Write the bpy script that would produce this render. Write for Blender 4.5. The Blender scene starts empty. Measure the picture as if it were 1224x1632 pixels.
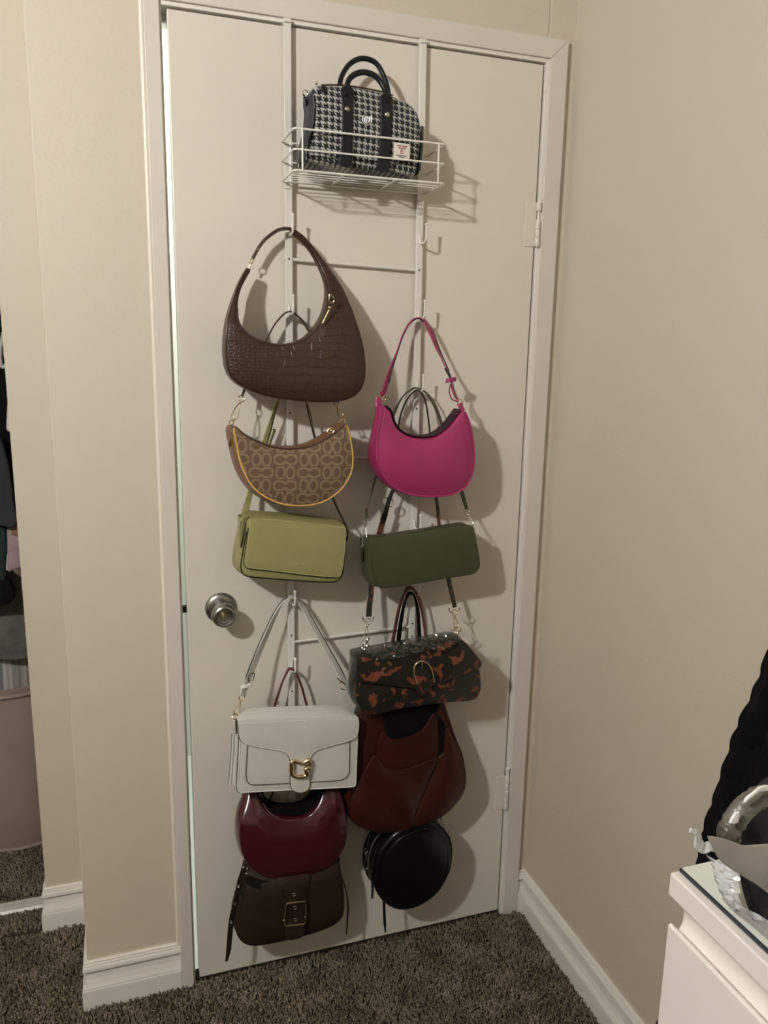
import bpy, bmesh, math, random
import numpy as np
from mathutils import Vector, Matrix, noise
from mathutils.geometry import delaunay_2d_cdt

random.seed(7)
rng = np.random.default_rng(7)
scene = bpy.context.scene
COL = scene.collection

# ------------------------------------------------------------------ camera
CAM = np.array([-0.10597, -1.59175, 1.43675])
YAW, PITCH, ROLL, FPX = 0.323616, -0.203217, 0.018862, 1240.0
_cy, _sy, _cp, _sp = math.cos(YAW), math.sin(YAW), math.cos(PITCH), math.sin(PITCH)
FWD = np.array([_sy * _cp, _cy * _cp, _sp])
_r0 = np.array([_cy, -_sy, 0.0]); _u0 = np.cross(_r0, FWD)
RGT = math.cos(ROLL) * _r0 + math.sin(ROLL) * _u0
UPV = -math.sin(ROLL) * _r0 + math.cos(ROLL) * _u0
cam_d = bpy.data.cameras.new('camera'); cam = bpy.data.objects.new('camera', cam_d); COL.objects.link(cam)
cam.matrix_world = Matrix(((RGT[0], UPV[0], -FWD[0], CAM[0]), (RGT[1], UPV[1], -FWD[1], CAM[1]), (RGT[2], UPV[2], -FWD[2], CAM[2]), (0, 0, 0, 1)))
cam_d.sensor_fit = 'HORIZONTAL'; cam_d.sensor_width = 36.0; cam_d.lens = FPX / 1224.0 * 36.0
cam_d.clip_start = 0.02
scene.camera = cam

# ------------------------------------------------------------------ world, exposure, lamp settings
w = bpy.data.worlds.new('world'); scene.world = w; w.use_nodes = True
w.node_tree.nodes['Background'].inputs[0].default_value = (0.02, 0.02, 0.022, 1)
w.node_tree.nodes['Background'].inputs[1].default_value = 1.0
vs = scene.view_settings
vs.view_transform = 'Standard'; vs.look = 'None'; vs.gamma = 1.0; vs.use_curve_mapping = False
vs.exposure = 0.0
LAMP_POS = (-1.20, -1.68, 2.31); LAMP_R = 0.055; LAMP_L = 1260.0; LAMP_COL = (1.0, 0.975, 0.93)
HALL_W = 30.0
try:
    scene.cycles.use_denoising = True
    scene.cycles.max_bounces = 10
    scene.cycles.transparent_max_bounces = 16
except Exception:
    pass

# ------------------------------------------------------------------ measuring helpers
def P(u, v, y):
    """point of the room seen at photo position (u, v), on the plane y (number or function of x, z)"""
    d = FWD + (u - 612.0) / FPX * RGT - (v - 816.0) / FPX * UPV
    yy = y(0.4, 1.0) if callable(y) else y
    for _ in range(8 if callable(y) else 1):
        t = (yy - CAM[1]) / d[1]
        p = CAM + t * d
        if callable(y): yy = y(p[0], p[2])
    return Vector(p)

def PX(u, v, x):
    d = FWD + (u - 612.0) / FPX * RGT - (v - 816.0) / FPX * UPV
    return Vector(CAM + (x - CAM[0]) / d[0] * d)

def PZ(u, v, z):
    d = FWD + (u - 612.0) / FPX * RGT - (v - 816.0) / FPX * UPV
    return Vector(CAM + (z - CAM[2]) / d[2] * d)

ZF = {1: (420, 0, 3.06), 2: (320, 330, 4.08), 3: (330, 620, 4.2207), 4: (550, 460, 4.532), 5: (520, 770, 4.2964), 6: (340, 930, 4.3714),
      7: (340, 1240, 4.7077), 8: (540, 1110, 4.1833), 9: (470, 80, 5.5636), 10: (560, 980, 5.3217), 11: (360, 1110, 5.3217),
      12: (340, 1360, 5.3217), 13: (560, 1290, 6.8), 14: (430, 180, 3.948), 15: (1084, 1200, 8.157), 16: (1040, 1360, 6.0),
      17: (0, 420, 5.83), 18: (0, 680, 5.83), 19: (0, 940, 5.436), 20: (0, 1230, 6.044)}
def T(zf, pts, y):
    ox, oy, s = ZF[zf]
    out = []
    for p in pts:
        yy = p[2] if len(p) > 2 else y
        out.append(P(ox + p[0] / s, oy + p[1] / s, yy))
    return out
def T2(zf, pts, y):
    return [(p.x, p.z) for p in T(zf, pts, y)]

# ------------------------------------------------------------------ materials
def srgb(r, g, b):
    f = lambda c: (c / 255.0) / 12.92 if c / 255.0 <= 0.04045 else ((c / 255.0 + 0.055) / 1.055) ** 2.4
    return (f(r), f(g), f(b))

class X:
    """tiny expression builder over Math nodes"""
    nt = None
    def __init__(s, sock): s.s = sock
    @staticmethod
    def op(name, *a):
        n = X.nt.nodes.new('ShaderNodeMath'); n.operation = name
        for i, v in enumerate(a):
            if isinstance(v, X): X.nt.links.new(v.s, n.inputs[i])
            else: n.inputs[i].default_value = float(v)
        return X(n.outputs[0])
    def __add__(s, o): return X.op('ADD', s, o)
    def __radd__(s, o): return X.op('ADD', s, o)
    def __sub__(s, o): return X.op('SUBTRACT', s, o)
    def __rsub__(s, o): return X.op('SUBTRACT', o, s)
    def __mul__(s, o): return X.op('MULTIPLY', s, o)
    def __rmul__(s, o): return X.op('MULTIPLY', s, o)
    def __truediv__(s, o): return X.op('DIVIDE', s, o)
    def lt(s, o): return X.op('LESS_THAN', s, o)
    def gt(s, o): return X.op('GREATER_THAN', s, o)
    def mod(s, o): return X.op('FLOORED_MODULO', s, o)
    def floor(s): return X.op('FLOOR', s)
    def abs(s): return X.op('ABSOLUTE', s)
    def sqrt(s): return X.op('SQRT', s)
    def mx(s, o): return X.op('MAXIMUM', s, o)
    def mn(s, o): return X.op('MINIMUM', s, o)
def sel(m, a, b):  # m ? a : b
    return m * a + (1.0 - m) * b if isinstance(m, X) else None

MATS = {}
def mat(name, color, rough=0.5, metal=0.0, coat=0.0, coat_rough=0.05, bump=None, var=None, spec=0.5, sheen=0.0, alpha=1.0, setup=None, transmission=0.0):
    """color linear rgb; bump=(scale, strength, distance, detail); var=(scale, amount)"""
    if name in MATS: return MATS[name]
    m = bpy.data.materials.new(name); m.use_nodes = True
    nt = m.node_tree; b = nt.nodes['Principled BSDF']
    b.inputs['Base Color'].default_value = (*color, 1); b.inputs['Roughness'].default_value = rough
    b.inputs['Metallic'].default_value = metal; b.inputs['Coat Weight'].default_value = coat; b.inputs['Coat Roughness'].default_value = coat_rough
    b.inputs['Specular IOR Level'].default_value = spec; b.inputs['Sheen Weight'].default_value = sheen
    b.inputs['Alpha'].default_value = alpha; b.inputs['Transmission Weight'].default_value = transmission
    tc = nt.nodes.new('ShaderNodeTexCoord')
    if var:
        n = nt.nodes.new('ShaderNodeTexNoise'); n.inputs['Scale'].default_value = var[0]; n.inputs['Detail'].default_value = 4
        nt.links.new(tc.outputs['Object'], n.inputs['Vector'])
        mr = nt.nodes.new('ShaderNodeMapRange'); mr.inputs[3].default_value = 1 - var[1]; mr.inputs[4].default_value = 1 + var[1]
        mr.inputs[1].default_value = 0.3; mr.inputs[2].default_value = 0.7
        nt.links.new(n.outputs['Fac'], mr.inputs[0])
        mx = nt.nodes.new('ShaderNodeVectorMath'); mx.operation = 'SCALE'; mx.inputs[0].default_value = color
        nt.links.new(mr.outputs[0], mx.inputs['Scale']); nt.links.new(mx.outputs[0], b.inputs['Base Color'])
    if bump:
        n = nt.nodes.new('ShaderNodeTexNoise'); n.inputs['Scale'].default_value = bump[0]; n.inputs['Detail'].default_value = bump[3] if len(bump) > 3 else 3
        nt.links.new(tc.outputs['Object'], n.inputs['Vector'])
        bp = nt.nodes.new('ShaderNodeBump'); bp.inputs['Strength'].default_value = bump[1]; bp.inputs['Distance'].default_value = bump[2]
        nt.links.new(n.outputs['Fac'], bp.inputs['Height']); nt.links.new(bp.outputs[0], b.inputs['Normal'])
    if setup:
        X.nt = nt; setup(m, nt, b, tc)
    MATS[name] = m
    return m

def xyz(nt, tc):
    s = nt.nodes.new('ShaderNodeSeparateXYZ'); nt.links.new(tc.outputs['Object'], s.inputs[0])
    return X(s.outputs[0]), X(s.outputs[1]), X(s.outputs[2])
def mixcol(nt, fac, a, b):
    n = nt.nodes.new('ShaderNodeMix'); n.data_type = 'RGBA'
    nt.links.new(fac.s if isinstance(fac, X) else fac, n.inputs[0])
    for i, c in ((6, a), (7, b)):
        if isinstance(c, tuple): n.inputs[i].default_value = (*c, 1)
        else: nt.links.new(c, n.inputs[i])
    return n.outputs[2]

# walls with orange-peel plaster
def plaster(m, nt, b, tc):
    n1 = nt.nodes.new('ShaderNodeTexNoise'); n1.inputs['Scale'].default_value = 130; n1.inputs['Detail'].default_value = 3
    n2 = nt.nodes.new('ShaderNodeTexNoise'); n2.inputs['Scale'].default_value = 6; n2.inputs['Detail'].default_value = 2
    for n in (n1, n2): nt.links.new(tc.outputs['Object'], n.inputs['Vector'])
    h = X(n1.outputs['Fac']) * 0.6 + X(n2.outputs['Fac']) * 1.5
    bp = nt.nodes.new('ShaderNodeBump'); bp.inputs['Strength'].default_value = 0.26; bp.inputs['Distance'].default_value = 0.0035
    nt.links.new(h.s, bp.inputs['Height']); nt.links.new(bp.outputs[0], b.inputs['Normal'])
WALL = mat('wall_paint', (0.585, 0.525, 0.425), 0.55, setup=plaster)
CEIL = mat('ceiling_paint', (0.60, 0.58, 0.55), 0.8, bump=(90, 0.3, 0.004))
TRIM = mat('trim_paint', (0.76, 0.73, 0.67), 0.42, bump=(40, 0.08, 0.002), var=(8, 0.03))
CASING = mat('casing_paint', (0.645, 0.60, 0.545), 0.4, bump=(30, 0.10, 0.002), var=(6, 0.03))
CAULK = mat('caulk_paint', (0.76, 0.70, 0.61), 0.4, bump=(60, 0.3, 0.002))
DOOR = mat('door_paint', (0.675, 0.635, 0.565), 0.36, bump=(25, 0.07, 0.002), var=(5, 0.02))
HALL = mat('hall_paint', (0.74, 0.79, 0.76), 0.7)
def carpet_set(m, nt, b, tc):
    n = nt.nodes.new('ShaderNodeTexNoise'); n.inputs['Scale'].default_value = 160; n.inputs['Detail'].default_value = 2
    n2 = nt.nodes.new('ShaderNodeTexNoise'); n2.inputs['Scale'].default_value = 14; n2.inputs['Detail'].default_value = 3
    for q in (n, n2): nt.links.new(tc.outputs['Object'], q.inputs['Vector'])
    f = (X(n.outputs['Fac']) - 0.5) * 1.9 + (X(n2.outputs['Fac']) - 0.5) * 1.4 + 0.47
    f = f.mx(0.0).mn(1.0)
    nt.links.new(mixcol(nt, f, (0.070, 0.053, 0.039), (0.30, 0.245, 0.185)), b.inputs['Base Color'])
CARPET = mat('carpet_pile_brown', (0.1, 0.08, 0.06), 0.95, spec=0.1, setup=carpet_set)
CARPET_BASE = mat('carpet_backing', (0.05, 0.038, 0.028), 1.0, spec=0.0, var=(60, 0.3))
STEEL = mat('satin_nickel', (0.34, 0.335, 0.325), 0.33, 1.0, bump=(200, 0.03, 0.001))
AGED = mat('aged_silver_metal', (0.75, 0.73, 0.70), 0.42, 0.9, var=(80, 0.1))
BRASS = mat('worn_brass', (0.55, 0.47, 0.30), 0.3, 1.0, var=(60, 0.2))
GOLD = mat('pale_gold_metal', (0.80, 0.66, 0.42), 0.20, 1.0, var=(80, 0.1))
SILVER = mat('bright_silver_metal', (0.78, 0.75, 0.70), 0.16, 1.0, var=(80, 0.1))
RACK = mat('white_powder_coat', (0.70, 0.675, 0.62), 0.35, bump=(120, 0.04, 0.001))
WIRE = mat('white_wire_coating', (0.80, 0.77, 0.71), 0.3, bump=(120, 0.04, 0.001))
DARKHOLE = mat('dark_rivet_hole', (0.01, 0.01, 0.01), 0.6, var=(40, 0.1))
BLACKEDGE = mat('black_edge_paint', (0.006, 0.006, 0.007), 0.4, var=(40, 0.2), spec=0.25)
BLACKLEATHER = mat('black_leather', (0.008, 0.009, 0.011), 0.38, bump=(350, 0.25, 0.0008), var=(20, 0.3), spec=0.3)
BLACKGLOSS = mat('black_smooth_leather', (0.0022, 0.0025, 0.0028), 0.24, bump=(300, 0.08, 0.0006), var=(20, 0.2))

def hound(m, nt, b, tc):
    x, y, z = xyz(nt, tc)
    n = nt.nodes.new('ShaderNodeTexNoise'); n.inputs['Scale'].default_value = 260; nt.links.new(tc.outputs['Object'], n.inputs['Vector'])
    j = (X(n.outputs['Fac']) - 0.5) * 1.6
    k = 8 / 0.0112
    a = ((x + z * 0.0) * k + j + 4000).floor(); c = ((z + x * 0.09) * k + j + 4000).floor()
    warp = a.mod(8.0).lt(4.3); weft = c.mod(8.0).lt(4.3)
    s = (a + c).mod(4.0).lt(1.5)
    dark = s * warp + (1.0 - s) * weft
    nt.links.new(mixcol(nt, dark, (0.42, 0.41, 0.385), (0.006, 0.0065, 0.0075)), b.inputs['Base Color'])
    bp = nt.nodes.new('ShaderNodeBump'); bp.inputs['Strength'].default_value = 0.6; bp.inputs['Distance'].default_value = 0.001
    nt.links.new(n.outputs['Fac'], bp.inputs['Height']); nt.links.new(bp.outputs[0], b.inputs['Normal'])
HOUND = mat('houndstooth_wool', (0.3, 0.3, 0.3), 0.9, setup=hound, sheen=0.2)

def croc(m, nt, b, tc):
    x, y, z = xyz(nt, tc)
    mp = nt.nodes.new('ShaderNodeMapping'); nt.links.new(tc.outputs['Object'], mp.inputs['Vector'])
    mp.inputs['Scale'].default_value = (1, 0.4, 1.35)
    vo = nt.nodes.new('ShaderNodeTexVoronoi'); vo.feature = 'DISTANCE_TO_EDGE'; vo.inputs['Scale'].default_value = 120; vo.inputs['Randomness'].default_value = 0.45
    nt.links.new(mp.outputs[0], vo.inputs['Vector'])
    small = (X(vo.outputs['Distance']) * 5.0).mn(1.0)
    wn = nt.nodes.new('ShaderNodeTexNoise'); wn.inputs['Scale'].default_value = 22; nt.links.new(tc.outputs['Object'], wn.inputs['Vector'])
    cv = nt.nodes.new('ShaderNodeCombineXYZ')
    nt.links.new(((x + (X(wn.outputs['Fac']) - 0.5) * 0.030)).s, cv.inputs[0]); nt.links.new((z + (X(wn.outputs['Fac']) - 0.5) * 0.022).s, cv.inputs[1])
    br = nt.nodes.new('ShaderNodeTexBrick'); br.inputs['Scale'].default_value = 1.0
    br.inputs['Brick Width'].default_value = 0.027; br.inputs['Row Height'].default_value = 0.0150; br.inputs['Mortar Size'].default_value = 0.0010; br.inputs['Mortar Smooth'].default_value = 1.0
    br.offset = 0.37
    nt.links.new(cv.outputs[0], br.inputs['Vector'])
    big = 1.0 - X(br.outputs['Fac'])
    ms = ((x + 0.068) * 55.0 + (X(wn.outputs['Fac']) - 0.5) * 2.5 + 0.5).mx(0.0).mn(1.0)   # 0 on the left belly scales, 1 on the big plates
    ms2 = ((0.088 - x) * 70.0 + 0.5).mx(0.0).mn(1.0)
    ms = ms * ms2
    h = ms * big + (1.0 - ms) * small
    bp = nt.nodes.new('ShaderNodeBump'); bp.inputs['Strength'].default_value = 0.40; bp.inputs['Distance'].default_value = 0.0012
    nt.links.new(h.s, bp.inputs['Height']); nt.links.new(bp.outputs[0], b.inputs['Normal'])
    nt.links.new(mixcol(nt, h, (0.021, 0.0115, 0.0080), (0.043, 0.0225, 0.0150)), b.inputs['Base Color'])
CROC = mat('brown_croc_leather', (0.1, 0.05, 0.03), 0.34, spec=0.4, setup=croc)
CROCSM = mat('brown_smooth_leather', (0.050, 0.029, 0.021), 0.36, bump=(200, 0.12, 0.0008), var=(30, 0.15), spec=0.3)

def signature(m, nt, b, tc):
    x, y, z = xyz(nt, tc)
    ca, sa = math.cos(-0.03), math.sin(-0.03)
    u = (x * ca + z * sa) / 0.0465 + 100.28; v = (z * ca - x * sa) / 0.0255 + 100.05
    iu = u.floor(); iv = v.floor()
    fu = (u - iu - 0.5) * 0.0465; fv = (v - iv - 0.5) * 0.0255
    chk = (iu + iv).mod(2.0).lt(0.5)     # 1: wide pair, 0: tall pair
    ax = fu.abs()
    def ell(cx, a, bb): return (((ax - cx) / a) * ((ax - cx) / a) + (fv / bb) * (fv / bb)).sqrt()
    dw = ell(0.0110, 0.0142, 0.0112); dt = ell(0.0096, 0.0098, 0.0152)
    d = chk * dw + (1.0 - chk) * dt
    inn = d.lt(0.64)
    slot = chk * (fv.abs().lt(0.0022) * ax.lt(0.0108)) + (1.0 - chk) * 0.0
    ring = d.lt(1.0) * (1.0 - inn) * (1.0 - slot)
    n = nt.nodes.new('ShaderNodeTexNoise'); n.inputs['Scale'].default_value = 320; nt.links.new(tc.outputs['Object'], n.inputs['Vector'])
    base = mixcol(nt, ring, (0.120, 0.073, 0.044), (0.225, 0.165, 0.102))
    gr = ((X(n.outputs['Fac']) - 0.5) * 0.9 + 0.9).mx(0.0).mn(1.0)
    nt.links.new(mixcol(nt, gr, (0.12, 0.07, 0.04), base), b.inputs['Base Color'])
SIG = mat('tan_signature_canvas', (0.2, 0.13, 0.08), 0.42, setup=signature)
TANLEATHER = mat('saddle_tan_leather', (0.17, 0.082, 0.042), 0.42, bump=(250, 0.12, 0.0008), var=(25, 0.15))
PIPING = mat('honey_edge_piping', (0.62, 0.36, 0.10), 0.45, var=(60, 0.1))
LIME = mat('pistachio_leather', (0.282, 0.268, 0.105), 0.46, bump=(280, 0.12, 0.0008), var=(30, 0.04))
LIMEEDGE = mat('pale_pistachio_edge', (0.42, 0.43, 0.20), 0.5, var=(40, 0.05))
MAGENTA = mat('magenta_leather', (0.325, 0.026, 0.108), 0.44, bump=(320, 0.12, 0.0007), var=(30, 0.04))
OLIVE = mat('olive_green_leather', (0.054, 0.057, 0.026), 0.48, bump=(280, 0.12, 0.0008), var=(25, 0.08), spec=0.35)
def tortoise(m, nt, b, tc):
    n = nt.nodes.new('ShaderNodeTexNoise'); n.inputs['Scale'].default_value = 45; n.inputs['Detail'].default_value = 1.5; n.inputs['Roughness'].default_value = 0.45; n.inputs['Distortion'].default_value = 0.7
    nt.links.new(tc.outputs['Object'], n.inputs['Vector'])
    f = ((X(n.outputs['Fac']) - 0.585) * 40.0).mx(0.0).mn(1.0)
    n2 = nt.nodes.new('ShaderNodeTexNoise'); n2.inputs['Scale'].default_value = 60; nt.links.new(tc.outputs['Object'], n2.inputs['Vector'])
    spot = mixcol(nt, X(n2.outputs['Fac']), (0.10, 0.030, 0.020), (0.23, 0.068, 0.036))
    nt.links.new(mixcol(nt, f, (0.016, 0.014, 0.011), spot), b.inputs['Base Color'])
TORT = mat('tortoiseshell_patent', (0.03, 0.02, 0.02), 0.32, spec=0.35, coat=0.3, coat_rough=0.08, setup=tortoise)
WHITEL = mat('chalk_white_leather', (0.62, 0.61, 0.57), 0.42, bump=(260, 0.12, 0.0008), var=(20, 0.03))
WHITEEDGE = mat('bright_white_edge', (0.80, 0.78, 0.73), 0.45, var=(40, 0.03))
TAUPEFELT = mat('grey_brown_lining', (0.13, 0.11, 0.09), 0.8, var=(60, 0.15))
BURG = mat('burgundy_patent', (0.045, 0.0040, 0.0095), 0.25, coat=0.45, coat_rough=0.06, var=(12, 0.08))
BURGH = mat('burgundy_handle_leather', (0.085, 0.018, 0.020), 0.4, var=(30, 0.15))
BROWNS = mat('chocolate_suede_leather', (0.020, 0.0118, 0.0068), 0.62, bump=(160, 0.25, 0.001), var=(18, 0.2), spec=0.2)
TOTE = mat('oxblood_leather', (0.034, 0.0068, 0.0042), 0.36, bump=(140, 0.14, 0.001), var=(14, 0.12), spec=0.35)
TOTED = mat('tote_black_lining', (0.004, 0.0035, 0.0035), 0.8, var=(30, 0.2), spec=0.1)
def film_set(m, nt, b, tc):
    n = nt.nodes.new('ShaderNodeTexVoronoi'); n.feature = 'DISTANCE_TO_EDGE'; n.inputs['Scale'].default_value = 55; nt.links.new(tc.outputs['Object'], n.inputs['Vector'])
    bp = nt.nodes.new('ShaderNodeBump'); bp.inputs['Strength'].default_value = 0.5; bp.inputs['Distance'].default_value = 0.004
    nt.links.new(n.outputs[0], bp.inputs['Height']); nt.links.new(bp.outputs[0], b.inputs['Normal'])
def film_mat(name='clear_plastic_film', fk=0.6, f0=0.10, bs=0.7):
    m = bpy.data.materials.new(name); m.use_nodes = True; nt = m.node_tree; nt.nodes.clear()
    out = nt.nodes.new('ShaderNodeOutputMaterial'); mx = nt.nodes.new('ShaderNodeMixShader'); tr = nt.nodes.new('ShaderNodeBsdfTransparent'); gl = nt.nodes.new('ShaderNodeBsdfGlossy')
    tr.inputs[0].default_value = (0.93, 0.93, 0.92, 1); gl.inputs[0].default_value = (0.95, 0.95, 0.95, 1); gl.inputs['Roughness'].default_value = 0.13
    tc = nt.nodes.new('ShaderNodeTexCoord'); v = nt.nodes.new('ShaderNodeTexVoronoi'); v.feature = 'DISTANCE_TO_EDGE'; v.inputs['Scale'].default_value = 70; nt.links.new(tc.outputs['Object'], v.inputs['Vector'])
    bp = nt.nodes.new('ShaderNodeBump'); bp.inputs['Strength'].default_value = bs; bp.inputs['Distance'].default_value = 0.006
    nt.links.new(v.outputs[0], bp.inputs['Height']); nt.links.new(bp.outputs[0], gl.inputs['Normal'])
    lw = nt.nodes.new('ShaderNodeLayerWeight'); lw.inputs[0].default_value = 0.25; nt.links.new(bp.outputs[0], lw.inputs['Normal'])
    X.nt = nt; f = (X(lw.outputs['Fresnel']) * fk + f0).mn(0.7)
    nt.links.new(f.s, mx.inputs[0]); nt.links.new(tr.outputs[0], mx.inputs[1]); nt.links.new(gl.outputs[0], mx.inputs[2]); nt.links.new(mx.outputs[0], out.inputs[0])
    return m
FILM = film_mat()
FILM_S = film_mat('smooth_plastic_film', 0.32, 0.025, 0.12)
LABEL = mat('white_woven_label', (0.66, 0.62, 0.56), 0.7, var=(90, 0.06))
LABELRED = mat('label_red_thread', (0.35, 0.05, 0.06), 0.7, var=(90, 0.06))
DRESSER = mat('white_foil_furniture', (0.74, 0.695, 0.655), 0.35, bump=(60, 0.02, 0.001), var=(10, 0.01))
GLASS = mat('white_backed_glass', (0.66, 0.68, 0.62), 0.06, coat=0.6, var=(10, 0.01))
GLASSEDGE = mat('dark_glass_edge', (0.012, 0.022, 0.026), 0.12, var=(30, 0.1))
CLOTHBLACK = mat('black_wool_cloth', (0.0055, 0.0055, 0.0062), 0.95, bump=(160, 0.4, 0.002), var=(15, 0.3), spec=0.08)
GREYPLASTIC = mat('grey_mailer_plastic', (0.27, 0.245, 0.22), 0.4, bump=(35, 0.3, 0.004), var=(14, 0.1))
SILVERPLASTIC = mat('silver_crinkled_plastic', (0.52, 0.51, 0.52), 0.22, bump=(45, 0.7, 0.006), var=(30, 0.15))
WRAPPLASTIC = mat('smoky_plastic_wrap', (0.085, 0.076, 0.062), 0.42, bump=(70, 0.9, 0.006), var=(40, 0.5))
CLOTHDARK = mat('charcoal_green_cloth', (0.022, 0.026, 0.024), 0.9, bump=(120, 0.4, 0.002), var=(20, 0.25))
CLOTHTEAL = mat('deep_teal_cloth', (0.006, 0.018, 0.016), 0.85, bump=(90, 0.4, 0.002), var=(30, 0.5))
CLOTHMAUVE = mat('dusty_mauve_cloth', (0.30, 0.215, 0.235), 0.9, bump=(90, 0.4, 0.002), var=(25, 0.15))
CLOTHCAMEL = mat('camel_brown_cloth', (0.24, 0.14, 0.085), 0.9, bump=(90, 0.3, 0.002), var=(25, 0.15))
CLOTHWHITE = mat('pale_lining_cloth', (0.62, 0.57, 0.56), 0.85, bump=(90, 0.3, 0.002), var=(25, 0.06))
CLOTHTAUPE = mat('taupe_canvas', (0.275, 0.215, 0.18), 0.85, bump=(300, 0.3, 0.001), var=(8, 0.06))
def stripes(m, nt, b, tc):
    x, y, z = xyz(nt, tc)
    n = nt.nodes.new('ShaderNodeTexNoise'); n.noise_dimensions = '1D'; n.inputs['Scale'].default_value = 85; n.inputs['Detail'].default_value = 3
    nt.links.new(x.s, n.inputs['W'])
    f = ((X(n.outputs['Fac']) - 0.5) * 4.0 + 0.5).mx(0.0).mn(1.0)
    nt.links.new(mixcol(nt, f, (0.13, 0.125, 0.12), (0.36, 0.34, 0.325)), b.inputs['Base Color'])
STRIPE = mat('grey_striped_cloth', (0.3, 0.3, 0.3), 0.9, setup=stripes)
HANGER = mat('grey_plastic_hanger_coat', (0.36, 0.36, 0.35), 0.3, var=(40, 0.05))
def lampglow(m, nt, b, tc):
    b.inputs['Emission Color'].default_value = (*LAMP_COL, 1); b.inputs['Emission Strength'].default_value = LAMP_L
LAMPG = mat('lit_lamp_glass', (0.9, 0.9, 0.85), 0.4, setup=lampglow)

# ------------------------------------------------------------------ mesh helpers
def link(o): COL.objects.link(o); return o
def tag(o, label=None, cat=None, group=None, kind=None):
    if label: o['label'] = label
    if cat: o['category'] = cat
    if group: o['group'] = group
    if kind: o['kind'] = kind
    return o
ORG = {}
def thing(name, label, cat, loc, group=None):
    o = link(bpy.data.objects.new(name, None)); o.location = loc; o.empty_display_size = 0.05
    ORG[o] = Vector(loc)
    return tag(o, label, cat, group)

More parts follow.
